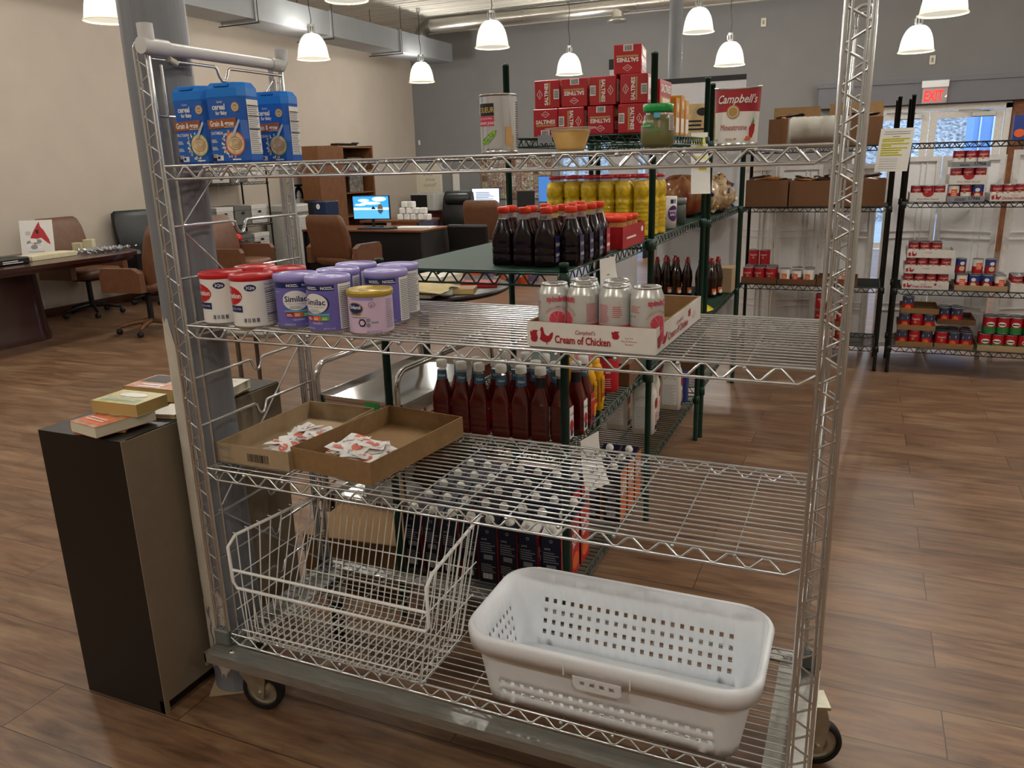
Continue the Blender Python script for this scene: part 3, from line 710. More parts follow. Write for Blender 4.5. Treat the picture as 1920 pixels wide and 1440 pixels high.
# ================================================================== goods on the chrome rack
m_fw = mat('can label white', '#e9e7e2', rough=.35, var=.02)
m_fred = mat('red plastic lid', '#c22026', rough=.35, var=.04)
m_pur = mat('violet label', '#6d66b0', rough=.38, var=.03)
m_purl = mat('violet lid', '#9c92d2', rough=.35, var=.02)
m_sky = mat('sky blue print', '#5fb6cf', rough=.4)
m_or = mat('orange print', '#e0652f', rough=.4)
m_gr = mat('green print', '#5ba23c', rough=.4)
m_lil = mat('lilac label', '#d6bcd6', rough=.4, var=.02)
m_goldlid = mat('gold lid', '#bda24e', rough=.35, metal=.4, var=.04)
def tub(t, r, h, body, lid, lidh=.012):
    b = MB(m_tin).lathe([(0, 0), (r - .002, 0), (r, .002), (r, .006)], n=40); b.m(body).lathe([(r, .006), (r, h - lidh - .001)], n=40); b.build('can_body', t)
    b = MB(lid).lathe([(r + .0003, h - lidh - .002), (r + .0022, h - lidh), (r + .0026, h - .004), (r + .001, h), (r - .004, h), (r - .006, h - .003), (r * .45, h - .003), (r * .42, h - .0015), (0, h - .0015)], n=40); b.build('lid', t)
def red_formula():
    t = thing('milk_powder_can', '', 'milk powder can'); r = .0505; tub(t, r, .127, m_fw, m_fred)
    b = MB(); l = Lab(b, cylmap(r), True)
    for off in (-.035,):
        l.ell(off - .012, .079, .036, .022, m_fred); l.text('Carnation', off - .010, .074, .017, m_fw, w=.062, bold=.03); l.text('NESTLE', off - .02, .091, .007, m_fw)
        l.rect(off - .03, .040, off + .022, .056, m_navy); l.text('Nonfat Dry Milk', off - .004, .046, .007, m_fw, w=.046)
        l.ell(off + .045, .098, .014, .008, m_navy); l.text('3Qts', off + .045, .095, .010, m_fw, w=.02, bold=.02)
    l.rect(.042, .012, .1, .108, m_fw, 1); l.text('Nutrition Facts', .066, .102, .006, m_ink, w=.044)
    l.lines(.044, .014, .094, .098, 17, m_grey, rag=.25, fill=.4)
    for v in (.032, .06, .085): l.rect(.044, v, .094, v + .0014, m_ink, 4)
    for i in range(4): l.bars(-.012 + i * .010, .016, -.005 + i * .010, .026, m_navy, n=3)
    b.build('label', t); return t
P_ = Place(red_formula)
for i, (x, y, a, lb) in enumerate(((.076, .056, 0, 'red lidded white milk powder can at the left end, front row'), (.186, .040, .0, 'red lidded white milk powder can beside the violet formula cans, front row'),
        (.088, .168, .4, 'red lidded milk powder can behind the leftmost one'), (.196, .153, -.5, 'red lidded milk powder can behind the second red one'))):
    P_((x, y, S3 + .0035), a + .42, lb, 'red lidded milk powder cans')
def violet_formula():
    t = thing('formula_can', '', 'formula can'); r = .0505; tub(t, r, .127, m_pur, m_purl)
    b = MB(); l = Lab(b, cylmap(r), True); o = -.012
    l.rect(o - .06, .098, o + .045, .111, m_navy); l.text('NO', o - .022, .101, .009, m_fw, bold=.03, align='l'); l.lines(o - .008, .101, o + .006, .109, 2, m_fw, k=3); l.text('NO', o + .014, .101, .009, m_fw, bold=.03, align='l'); l.lines(o + .028, .101, o + .044, .109, 2, m_fw, k=3)
    l.ell(o, .069, .032, .023, m_navy, 2, 28); l.ell(o - .003, .069, .031, .023, m_fw, 3, 28)
    l.text('Similac', o - .003, .066, .019, m_navy, w=.052, bold=.02, k=4); l.text('TOTAL COMFORT', o - .003, .059, .005, m_grey, w=.045, k=4); l.lines(o - .018, .050, o + .012, .057, 2, m_grey, k=4)
    l.rect(o - .032, .042, o + .03, .046, m_sky, 5); l.rect(o - .028, .030, o - .010, .041, m_red, 5); l.rect(o - .0095, .030, o + .010, .041, m_or, 5); l.rect(o + .0105, .030, o + .029, .041, m_gr, 5)
    for k, x in enumerate((-.019, 0, .02)): l.lines(o + x - .007, .032, o + x + .007, .039, 2, m_fw, k=6)
    l.text('OptiGRO', o, .022, .006, m_fw, w=.026, k=4); l.text('FORMULA', o - .022, .010, .006, m_fw, w=.028); l.text('NET WT 12.6 OZ', o + .028, .010, .0045, m_fw, w=.026); l.text('Abbott', o - .048, .088, .004, m_fw, w=.012)
    l.rect(.042, .008, .105, .112, m_fw); l.lines(.045, .012, .1, .108, 22, m_grey, k=3)
    b.build('label', t); return t
P_ = Place(violet_formula)
for x, y, a, lb in ((.296, .067, .88, 'violet formula can, left one of the front pair'), (.402, .048, .24, 'violet formula can in front, partly hidden by the gold lidded can'),
        (.352, .160, .5, 'violet formula can behind the front pair'), (.332, .268, 0, 'violet formula can at the very back by the rear rail'), (.484, .168, .35, 'violet formula can behind the gold lidded can'), (.452, .276, -.2, 'violet formula can at the back right corner of the group')):
    P_((x, y, S3 + .0035), a, lb, 'violet lidded formula cans')
t = thing('formula_can', 'short lilac formula can with a gold lid, in front of the violet cans', 'formula can', (.512, .052, S3 + .0035), .52)
r = .0505; tub(t, r, .100, m_lil, m_goldlid); b = MB(); l = Lab(b, cylmap(r), True)
l.rect(-.045, .080, .01, .087, m_purl); l.ell(-.034, .062, .021, .0135, m_gold); l.ell(-.034, .062, .019, .0118, m_navy, 3); l.text('Enfamil', -.034, .061, .011, m_fw, w=.030, bold=.02, k=4); l.rect(-.047, .047, -.020, .0535, m_goldlid, 3); l.text('NEUROPRO', -.034, .0485, .005, m_navy, w=.024, k=4)
l.ell(.006, .070, .0075, .0065, m_ink, inner=.88); l.text('#1', .006, .067, .007, m_ink); l.ell(-.018, .030, .0095, .010, m_ink, n=6); l.ell(-.018, .030, .006, .006, m_lil, 3, 6); l.ell(-.004, .036, .0048, .0048, m_grey); l.ell(-.004, .025, .0048, .0048, m_grey); l.rect(.003, .028, .019, .032, m_grey); l.lines(-.045, .041, -.005, .045, 1, m_grey)
l.lines(.040, .015, .066, .082, 14, m_grey, k=2, fill=.35); l.text('NET WT 9.7 OZ', .008, .008, .005, m_pur, w=.034); b.build('label', t)

# soda tray -------------------------------------------------
m_cant = mat('soup tray white', '#ded9d2', rough=.6, var=.03)
m_camp = mat('brand crimson', '#a01d28', rough=.5)
TR = thing('soup_tray', 'white cardboard soup tray reading Cream of Chicken, holding seltzer cans', 'tray', (1.052, .212, S3 + .0035), -.03)
w, d, h = .268, .395, .052
b = MB(m_kraft); open_tray(b, w - .002, d - .002, h - .0005, .004); b.build('inner_cardboard', TR)
b = MB(m_cant); b.bx(-w / 2 - .001, -d / 2 - .001, 0, w / 2 + .001, -d / 2, h).bx(w / 2, -d / 2, 0, w / 2 + .001, d / 2, h).bx(-w / 2 - .001, -d / 2, 0, -w / 2, d / 2, h).bx(-w / 2, d / 2, 0, w / 2, d / 2 + .001, h)
HEN = [(.0, .30), (.06, .42), (.10, .70), (.06, .78), (.02, .80), (.06, .86), (.10, .97), (.2, 1), (.28, .92), (.30, .78), (.38, .60), (.52, .50), (.68, .52), (.80, .66), (.96, .74), (1, .62), (.92, .40), (.78, .22), (.60, .12), (.55, .12), (.55, .02), (.62, 0), (.48, 0), (.50, .12), (.30, .14), (.10, .22)]
JUG = [(.15, .10), (.30, 0), (.70, 0), (.85, .12), (.95, .35), (.85, .6), (.80, .78), (1, .93), (.75, .95), (.35, .95), (.25, .80), (.05, .9), (0, .7), (.05, .5), (.12, .4), (.05, .25)]
def pict(l, sh, u, v, w_, h_, m, k=2): l.poly([(u + a * w_, v + c * h_) for a, c in sh], m, k)
def campfront(l, w, h, s=1.0, title='Cream of Chicken', full=True):
    pict(l, JUG, -w / 2 + .006 * s, .010 * s, .018 * s, .026 * s, m_camp); pict(l, HEN, -w / 2 + .027 * s, .006 * s, .030 * s, .036 * s, m_camp)
    l.text(title, -w / 2 + .060 * s, .011 * s, .022 * s, m_camp, w=.118 * s, align='l', bold=.025)
    l.text("Campbell's", -w / 2 + .125 * s, .031 * s, .012 * s, m_camp, w=.044 * s, shear=.35)
    if full:
        pict(l, JUG, w / 2 - .088 * s, .026 * s, .017 * s, .017 * s, m_camp); l.text('Scan For', w / 2 - .052 * s, .028 * s, .005 * s, m_camp); l.text('Easy & Delicious', w / 2 - .052 * s, .022 * s, .005 * s, m_camp, w=.032 * s); l.text('Recipes!', w / 2 - .052 * s, .016 * s, .005 * s, m_camp)
l = Lab(b, front(-d / 2 - .001)); campfront(l, w, h)
fr = (lambda w_, d_: lambda u, v, h_: (w_ / 2 + .001 + h_, u * d_ / w_, v))(w, d); l = Lab(b, fr); campfront(l, w, h)
b.build('printed_sleeve', TR)
m_canw = mat('seltzer can', '#c6c6c2', rough=.28, metal=.35, var=.02); m_rose = mat('rose print', '#c8475a', rough=.3, var=.05); m_rosel = mat('pale rose', '#e8b0a8', rough=.35)
def soda():
    t = thing('seltzer_can', '', 'drink can'); r = .0331
    b = MB(m_canw).lathe([(0, .004), (.022, .002), (.0245, 0), (.0275, .003), (r - .001, .012), (r, .018), (r, .1), (r - .0012, .104), (.0275, .1155), (.0265, .1175)], n=40); b.m(m_tin).lathe([(.0265, .1175), (.0272, .119), (.0270, .1215), (.0255, .1222), (.0245, .1195), (.0225, .1165), (0, .1165)], n=40); b.build('can_body', t)
    b = MB(m_tin); b.grid(lambda u, v: ((.010 if .2 < v < .8 else .007) * (2 * u - 1), -.004 + .022 * v, .1185), 4, 6).tube([(0, .012, .1165), (0, .012, .1195)], .003); b.build('pull_tab', t, fix=False)
    b = MB(); l = Lab(b, cylmap(r), True); l.rect(-PI * r, .016, PI * r, .046, m_rose, 1)
    l.text('spindrift', .0, .088, .0155, m_rose, w=.044, bold=.035)
    l.ell(0, .052, .0185, .0185, m_rosel, 2, 28); l.ell(0, .052, .0165, .0165, m_rose, 3, 28)
    for k in range(9):
        a = k * 2 * PI / 9; ca, sa = math.cos(a), math.sin(a); l.poly([(.0155 * ca - .0005 * sa, .052 + .0155 * sa + .0005 * ca), (.0155 * ca + .0005 * sa, .052 + .0155 * sa - .0005 * ca), (0, .052)], m_rosel, 4)
    for i, ch in enumerate('SPARKLING WATER'):
        a = math.radians(155 - 130 * i / 14); l.text(ch, .0235 * math.cos(a), .052 + .0235 * math.sin(a), .0055, m_rose, rot=a - PI / 2)
    l.lines(.047, .050, .072, .088, 14, m_rose, fill=.35); l.rect(.046, .043, .0463, .09, m_rose); l.rect(.0735, .043, .0738, .09, m_rose)
    l.lines(.078, .062, .098, .086, 6, m_rose, fill=.35); l.lines(-.06, .074, -.035, .088, 4, m_rose, fill=.35); l.rect(-.06, .064, -.048, .066, m_ink); l.bars(-.058, .018, -.05, .032, m_ink, m_canw, n=8)
    b.build('label', t); return t
P_ = Place(soda)
for x, y, a, lb in ((.957, .058, .52, 'white seltzer can with grapefruit slice, leftmost in the soup tray'), (1.020, .056, -.89, 'seltzer can with nutrition panel, second from left in the tray'), (1.087, .055, -2.25, 'seltzer can showing red panel on its left, third in the tray'), (1.152, .053, .94, 'seltzer can with grapefruit slice at right, rightmost in the tray'),
        (1.000, .126, 2, 'seltzer can in the back row behind the second one'), (1.070, .124, 3, 'seltzer can in the back row behind the third one')):
    P_((x, y, S3 + .0045 + .004), a, lb, 'seltzer cans in the soup tray')

# top shelf -------------------------------------------------
m_cb = mat('cereal blue', '#1f5fb8', rough=.3, var=.04, coat=.2); m_cl = mat('cereal lid blue', '#1c79d6', rough=.3, var=.03); m_brn = mat('brown band', '#9a5430', rough=.4); m_cream = mat('cereal cream', '#d9c09a', rough=.6, var=.25, nscale=90); m_creamd = mat('cereal swirl', '#9c7550', rough=.6); m_teal = mat('teal bowl', '#2f7f70', rough=.4); m_spoon = mat('spoon grey', '#b9c0cc', rough=.4)
def chamf(w, d, c, z): return [(-w / 2 + c, -d / 2, z), (w / 2 - c, -d / 2, z), (w / 2, -d / 2 + c, z), (w / 2, d / 2 - c, z), (w / 2 - c, d / 2, z), (-w / 2 + c, d / 2, z), (-w / 2, d / 2 - c, z), (-w / 2, -d / 2 + c, z)]
def cereal(kind, bowl, lb, loc, rz):
    t = thing('cereal_container', lb, 'baby cereal', loc, rz, 'baby cereal containers'); W, D = .104, .066
    b = MB(m_cb).loft([chamf(W - .004, D - .004, .01, 0), chamf(W, D, .011, .004), chamf(W, D, .011, .05), chamf(W - .004, D - .002, .012, .09), chamf(W, D, .012, .138)], False); b.build('container_body', t)
    b = MB(m_cl).loft([chamf(W + .001, D + .001, .013, .138), chamf(W + .003, D + .003, .014, .141), chamf(W + .003, D + .003, .015, .158), chamf(W - .010, D - .008, .016, .170), chamf(W - .012, D - .010, .017, .1705)], False); b.bx(-.018, -D / 2 - .0035, .162, .018, -D / 2 + .004, .167); b.build('flip_lid', t)
    b = MB(); l = Lab(b, front(-D / 2 - .0004))
    l.text('Gerber', -.008, .128, .007, m_fw, w=.016); l.text('cereal', -.012, .114, .017, m_fw, w=.034, bold=.03, align='l' if 0 else 'c'); l.text('for Baby', -.006, .103, .011, m_fw, w=.030, bold=.03)
    l.ell(.031, .118, .0105, .0105, m_gold, n=20); l.ell(.031, .118, .008, .008, m_fw, 3, 16, inner=.85); l.text('30%', .031, .115, .006, m_fw, k=3)
    l.poly([(-.044, .073), (.027, .076), (.030, .096), (-.046, .093)], m_brn); l.text('Grain & grow', -.008, .079, .0165, m_fw, w=.064, bold=.03); l.rect(-.002, .0755, .024, .0765, m_fw, 3)
    l.text(kind, -.023, .061, .009, m_fw, w=.034, bold=.015)
    rb = random.Random(len(kind))
    for k in range(26):
        a = rb.uniform(1.9, 4.7); q = rb.uniform(.027, .034); l.ell(.020 + q * math.cos(a), .040 + q * math.sin(a), .0022, .0028, m_cream if k % 2 else m_fw, 1, 8)
    cl = lambda r0, mm, k, inner=0: l.ell(.0215, .041, r0, r0 * 1.03, mm, k, 30, inner=inner)
    cl(.0255, bowl, 2); cl(.0228, m_cream, 3)
    for rr, k in ((.018, 4), (.012, 5), (.006, 6)): l.ell(.0215 + (.018 - rr) * .3, .041, rr, rr * .8, m_creamd, k, 24, 200, 480, .88)
    l.poly([(.014, .058), (.018, .062), (.036, .090), (.040, .092), (.041, .088), (.022, .056)], m_spoon, 7)
    for i in range(3): l.lines(-.040, .044 - i * .016, -.024, .052 - i * .016, 3, m_fw)
    l.rect(-.043, .004, -.033, .018, m_ink); l.rect(-.031, .005, -.014, .016, m_fw); l.rect(-.029, .008, -.022, .014, m_navy, 3); l.rect(.010, .005, .032, .008, m_fw)
    l2 = Lab(b, right(W / 2 + .0003)); l2.rect(-D / 2 + .012, .018, D / 2 - .012, .134, m_fw, 1)
    l2.lines(-D / 2 + .014, .02, D / 2 - .014, .125, 24, m_grey); [l2.rect(-D / 2 + .013, v, D / 2 - .013, v + .002, m_ink, 3) for v in (.07, .098, .12)]
    b.build('label', t)
cereal('MULTIGRAIN', m_teal, 'blue baby cereal container with green bowl, at the left end of the top shelf', (.082, .045, S4 + .0035), .05)
cereal('OATMEAL', m_or, 'blue baby cereal container with orange bowl, the middle of three', (.196, .032, S4 + .0035), .10)
cereal('MULTIGRAIN', m_teal, 'blue baby cereal container with green bowl, right and rearmost of three', (.128, .262, S4 + .0035), .12)

t = thing('pea_can', 'silver pea can with a black and pink label panel on the top shelf', 'food can', (.845, .055, S4 + .0035), .0)
r = .0375; m_silv = mat('silver label', '#d9dde2', rough=.2, metal=.75, var=.03)
b = MB(m_tin).lathe([(0, .001), (r - .001, 0), (r + .001, .002), (r - .001, .005), (r - .001, .108), (r + .001, .110), (r, .112), (r - .003, .112), (r - .004, .109), (0, .109)], n=44); b.build('can_body', t)
b = MB(m_silv).lathe([(r - .0006, .006), (r - .0006, .107)], n=44); l = Lab(b, cylmap(r), True); A = -.009
l.rect(A - .022, .071, A + .015, .094, m_black); l.text('LE SUEUR', A - .006, .077, .014, mat('label gold', '#cfb86a', rough=.4), w=.044, bold=.01); l.rect(A - .024, .052, A + .015, .0705, mat('pink band', '#c43a5c', rough=.4)); l.text('VERY YOUNG SMALL', A - .004, .0645, .004, m_fw, w=.032); l.text('sweet peas', A - .002, .055, .010, m_fw, w=.038)
pod = mat('pea pod green', '#6da32e', rough=.4, var=.2, nscale=120); l.poly([(A - .016, .020), (A - .010, .016), (A + .004, .020), (A + .016, .032), (A + .020, .044), (A + .012, .042), (A + .000, .034), (A - .012, .028)], pod)
for k in range(5): l.ell(A - .008 + k * .0055, .0225 + k * .0042, .0026, .0026, mat('pea green', '#94c850', rough=.35), 4, 12)
l.text('NET WT 15 OZ', A + .012, .006, .0045, m_ink, w=.03); l.lines(.058, .012, .075, .1, 20, m_ink, fill=.3); l.rect(.028, .014, .042, .05, mat('peach panel', '#c9a06a', rough=.4)); b.build('label', t)

t = thing('fruit_cup', 'clear plastic cup of diced pale fruit on the top shelf', 'fruit cup', (.985, .085, S4 + .0035), 0)
m_fruit = mat('diced fruit', '#f8d078', rough=.3, var=.3, nscale=45, col2='#e8b24e', coat=.3)
MB(m_fruit).lathe([(0, .001), (.026, .001), (.029, .008), (.038, .036), (.039, .039), (0, .039)], n=36).build('fruit', t)
MB(mat('clear cup', '#f4efe0', rough=.1, alpha=.10)).lathe([(0, 0), (.027, 0), (.030, .008), (.0395, .040), (.0397, .042)], n=36).build('cup', t)
MB(mat('frosted flange', '#e8e4d8', rough=.3, alpha=.55)).lathe([(.0395, .0415), (.050, .0428), (.0505, .0442), (.040, .0440), (0, .0438)], n=36).build('lid_film', t)

t = thing('baby_food_jar', 'glass jar of green baby food with a green lid on the top shelf', 'jar', (1.158, .085, S4 + .0035), .0)
MB(mat('green puree', '#666020', rough=.35, var=.12)).lathe([(0, .003), (.026, .003), (.031, .010), (.031, .038), (.027, .048), (.0252, .060), (0, .060)], n=36).build('puree', t)
MB(mat('jar glass', '#dfe6da', rough=.05, alpha=.07)).lathe([(0, 0), (.027, 0), (.033, .008), (.0335, .03), (.0325, .038), (.028, .050), (.0262, .066), (.025, .067)], n=36).build('glass', t)
b = MB(mat('green lid', '#1f9a48', rough=.3)).lathe([(.0270, .0655), (.0282, .067), (.0282, .077), (.0268, .0795), (0, .0785)], n=40); b.build('lid', t)
b = MB(); l = Lab(b, cylmap(.0315), True, .0012); l.text('Beech-Nut', -.016, .046, .008, m_fw, w=.03, shear=.2); l.rect(-.028, .038, -.002, .044, mat('jar green', '#2fa34a')); l.text('naturals', -.015, .039, .005, m_fw, w=.02, k=4); l.rect(.000, .054, .011, .063, m_sky); l.rect(.028, .032, .04, .062, m_fw); l.lines(.029, .034, .039, .06, 9, m_grey, k=3); l.text('Stage 2', .004, .031, .008, mat('jar green', '#2fa34a'), w=.018, shear=.3); b.build('label', t)

t = thing('soup_can', 'dented minestrone soup can with red and white label on the top shelf', 'food can', (1.302, .085, S4 + .0035), .0)
r = .0375
def dent(z, a): return 0
def can_sec(z, k=1.0, n=48):
    o = []
    for i in range(n):
        a = 2 * PI * i / n; fx = math.sin(a); fy = -math.cos(a); sag = .0052 * max(0, (z - .085) / .016) * max(0, math.cos(a)) ** 1.2 if z > .085 else 0
        rr = r * k; sq = .0035 * max(0, (z - .03) / .07) * abs(math.sin(a)) - .004 * max(0, z / .1) * max(0, math.cos(a))
        o.append(((rr + sq) * fx, (rr + sq * .8) * fy, z - sag))
    return o
b = MB(m_tin).loft([can_sec(0), can_sec(.003, 1.02), can_sec(.005, .98), can_sec(.05, .975), can_sec(.0975, .98), can_sec(.0995, 1.02), can_sec(.1015, 1.02), can_sec(.101, .95), can_sec(.099, .93), can_sec(.099, .1)], True); b.build('can_body', t)
b = MB(m_fw).loft([can_sec(.005, .993), can_sec(.02, .993), can_sec(.04, .993), can_sec(.0575, .993)], True, False); b.m(m_camp).loft([can_sec(.0575, .993), can_sec(.07, .993), can_sec(.085, .993), can_sec(.091, .993), can_sec(.0975, .993)], True, False)
def soupmap(u, v, h):
    a = u / r; s = can_sec(v, .993, 4); sag = .0052 * max(0, (v - .085) / .016) * max(0, math.cos(a)) ** 1.2 if v > .085 else 0
    sq = .0035 * max(0, (v - .03) / .07) * abs(math.sin(a)) - .004 * max(0, v / .1) * max(0, math.cos(a)); rr = r * .993 + h
    return ((rr + sq) * math.sin(a), -(rr + sq * .8) * math.cos(a), v - sag)
l = Lab(b, soupmap, True, .0005); l.text("Campbell's", .004, .072, .020, m_fw, w=.078, shear=.35, bold=.015); l.ell(-.002, .057, .0115, .0115, m_gold, 3, 24); l.ell(-.002, .057, .009, .009, m_fw, 4, 24, inner=.9); l.text('Minestrone', -.001, .026, .0150, m_camp, w=.049); l.text('SOUP', -.004, .0085, .006, m_gold, w=.020, bold=.02); l.lines(-.045, .0085, -.030, .013, 2, m_gold)
l.poly([(.028, .015), (.034, .012), (.040, .024), (.041, .036), (.034, .038), (.028, .030)], m_red, 3); l.poly([(.033, .037), (.036, .048), (.039, .038)], m_gr, 4); l.poly([(.019, .009), (.030, .008), (.031, .014), (.022, .016)], m_or, 4); b.build('label', t)
# ================================================================== green epoxy shelving in a row behind the rack
def post(b, h, r=.0127, cap=True):
    b.lathe([(0, .012), (.010, .0), (.014, .0), (.014, .012), (r, .02), (r, h - .012), (r + .0015, h - .012), (r + .001, h - .002), (0, h)], n=16)
    return b
def wire_rack(name, label, x0, x1, y0, y1, H, zs, m, solid=(), grp=None, posts=(1, 1, 1, 1), wires='x', step=.028, drop=.033):
    t = thing(name, label, 'wire shelving', (x0, y0, 0), 0, grp); W_, D_ = x1 - x0, y1 - y0
    for k, (x, y) in enumerate(((0, 0), (W_, 0), (0, D_), (W_, D_))):
        if posts[k]:
            p = post(MB(m), H if isinstance(H, (int, float)) else H[k]); p.build('post', t, (x, y, 0))
    for z in zs:
        b = MB(m); wire_shelf(b, .012, W_ - .012, .0, D_, z, wires, step, .2, .0034, .0022, drop, .06)
        for (x, y) in ((0, 0), (W_, 0), (0, D_), (W_, D_)): b.lathe([(.0135, -.038), (.019, -.036), (.0175, .004), (.0135, .006)], (x, y, z), 14)
        s = b.build('shelf', t)
        if z in solid: MB(mat('green shelf liner', '#0a3226', rough=.55, var=.25, nscale=6, stretch=(1, 30, 1), spec=.3)).bx(.016, .006, z + .0025, W_ - .016, D_ - .006, z + .0055).build('shelf_liner', s)
    return t
GX0, GX1 = .175, .775
Z1 = (1.20, .67, .165); Z2 = (1.598, 1.20, .66, .25)
wire_rack('green_wire_shelf', 'low green wire shelf unit nearest the chrome rack, holding syrup and ketchup bottles', GX0, GX1, .62, 1.605, 1.235, Z1, m_green, (1.20,), 'green shelf units', posts=(1, 1, 0, 0))
wire_rack('green_wire_shelf', 'tall green wire shelf unit with cracker boxes on top and flour below', GX0, GX1, 1.63, 2.73, 1.885, Z2, m_green, (1.20, .66), 'green shelf units')
wire_rack('green_wire_shelf', 'far green wire shelf unit holding bread bags and brown syrup bottles', GX0 + .02, GX1 + .015, 2.79, 3.98, 1.86, (1.58, 1.19, .655, .285), m_green, (1.19, .655), 'green shelf units')

# ---- bottles
m_grape = mat('grape liquid', '#16040a', rough=.14, var=.2); m_grape2 = mat('dark red liquid', '#2e0a10', rough=.14, var=.2)
m_redcap = mat('orange red cap', '#d83a20', rough=.35); m_clear = mat('clear plastic', '#c9b9b6', rough=.08, alpha=.35)
def sq_bottle(n, secs, m, b=None, smooth=True):
    b = b or MB(m); b.m(m); b.loft([rrect(w, d, r, z, 3) for (w, d, r, z) in secs], smooth); return b
def grape(liq, printed):
    def f():
        t = thing('syrup_bottle', '', 'bottle')
        b = sq_bottle(0, [(.060, .052, .012, 0), (.066, .056, .014, .004), (.066, .056, .014, .03), (.063, .054, .014, .033), (.066, .056, .014, .036), (.066, .056, .014, .050), (.063, .054, .014, .053), (.066, .056, .014, .056), (.066, .056, .014, .074), (.064, .055, .016, .090), (.050, .046, .018, .112), (.034, .033, .016, .136)], liq)
        b.build('bottle_body', t)
        MB(m_clear).loft([rrect(.034, .033, .016, .136, 3), rrect(.028, .028, .0135, .146, 3), rrect(.028, .028, .0135, .156, 3)]).build('bottle_neck', t)
        b = MB(m_redcap).lathe([(.0165, .152), (.0185, .153), (.018, .168), (.0165, .171), (0, .171)], n=28)
        b.build('cap', t)
        b = MB(); l = Lab(b, right(.0333))
        l.rect(-.022, .012, .022, .088, mat('grape label', '#24244e', rough=.4) if printed else m_red, 1); l.text('GRAPE', 0, .03, .012, m_fw, w=.036, bold=.02) if printed else l.rect(-.018, .03, .018, .04, m_fw, 2); l.text('Syrup', 0, .06, .016, m_fw, w=.034, shear=.3); l.lines(-.018, .016, .018, .026, 3, m_grey)
        b.build('label', t); return t
    return Place(f)
GA, GB = grape(m_grape, True), grape(m_grape2, False)
ZG = 1.20 + .0065
GL = [(.532, .765, 0, 'leftmost in the front row'), (.526, .838, 1, 'behind the leftmost one'), (.607, .752, 0, 'second from left in the front row'), (.600, .825, 1, 'behind the second front one'), (.680, .738, 0, 'third from left in the front row'),
      (.672, .812, 1, 'behind the third front one'), (.742, .870, 0, 'tucked behind the corner of the front row'), (.738, .690 + .10, 0, 'fourth in the front row, blue label to the right'), (.674, .900, 1, 'left of the third row'), (.605, .930, 0, 'left of the fourth row'),
      (.672, .985, 1, 'middle of the fourth row'), (.744, .960, 0, 'right of the fourth row, with purple print'), (.742, 1.045, 1, 'at the right rear with red label'), (.668, 1.075, 1, 'at the rear, centre')]
for x, y, k, w in GL:
    (GB if k else GA)((x, y, ZG), .05, 'dark %s bottle, red cap, %s' % ('red syrup' if k else 'grape syrup', w), 'syrup bottles on the green shelf')

m_ket = mat('ketchup', '#5e100c', rough=.15, var=.15, coat=.5); m_whcap = mat('white cap', '#dfdcd4', rough=.4); m_kblue = mat('ketchup neck blue', '#3a6480', rough=.45); m_kred = mat('ketchup label red', '#a8221c', rough=.4)
def ketchup(dark):
    def f():
        t = thing('ketchup_bottle', '', 'bottle')
        ridges = []
        for z in (.03, .05, .07, .09): ridges += [(.062, .048, .010, z - .004), (.059, .046, .010, z), (.062, .048, .010, z + .004)]
        b = sq_bottle(0, [(.056, .044, .010, 0), (.062, .048, .010, .004)] + ridges + [(.062, .048, .010, .112), (.058, .046, .014, .124), (.046, .040, .016, .145), (.034, .032, .0155, .170), (.029, .029, .014, .192), (.028, .028, .0138, .200)], m_ket); b.build('bottle_body', t)
        MB(m_black if dark else m_kblue).lathe([(.0172, .168), (.0152, .200)], n=28).build('neck_band', t, fix=False)
        MB(m_clear).lathe([(.014, .198), (.0145, .212)], n=24).build('bottle_neck', t)
        MB(m_whcap).lathe([(.0170, .208), (.0178, .210), (.0175, .228), (.016, .231), (0, .231)], n=28).build('cap', t)
        b = MB(); l = Lab(b, cylmap(.0165), True)
        if not dark: l.text('Vine', .006, .180, .012, m_fw, w=.024, shear=.3, bold=.02)
        l = Lab(b, right(.0313)); l.rect(-.018, .012, .018, .112, m_fw if dark else m_kred, 1); l.ell(0, .05, .015, .02, m_red, 2); l.text('Vine Ripe', 0, .085, .012, m_navy if dark else m_fw, w=.032, shear=.3); l.ell(.0, .028, .012, .010, m_navy, 3)
        b.build('label', t); return t
    return Place(f)
KA, KB = ketchup(False), ketchup(True)
ZK = .67 + .0035
KL = [(.326, .705, 0, 'leftmost in the front row'), (.400, .698, 0, 'second in the front row'), (.464, .696, 0, 'third in the front row'), (.537, .700, 0, 'fourth in the front row'), (.601, .707, 0, 'fifth in the front row'), (.665, .709, 1, 'sixth in the front row, black neck band'), (.729, .718, 1, 'right behind the near green post, black neck band'),
      (.352, .775, 0, 'first in the second row'), (.420, .768, 0, 'second in the second row'), (.490, .765, 0, 'third in the second row'), (.555, .776, 0, 'fourth in the second row'), (.620, .780, 0, 'fifth in the second row'), (.686, .785, 0, 'sixth in the second row'),
      (.470, .866, 0, 'first in the third row'), (.548, .876, 0, 'second in the third row'), (.616, .870, 0, 'third in the third row'), (.745, .806, 1, 'on the right edge, black neck and white label'), (.742, .885, 0, 'right edge, behind the white labelled one')]
for x, y, k, w in KL: (KB if k else KA)((x, y, ZK), .0, 'ketchup bottle on green shelf, %s' % w, 'ketchup bottles')
m_must = mat('mustard yellow', '#e0a512', rough=.35)
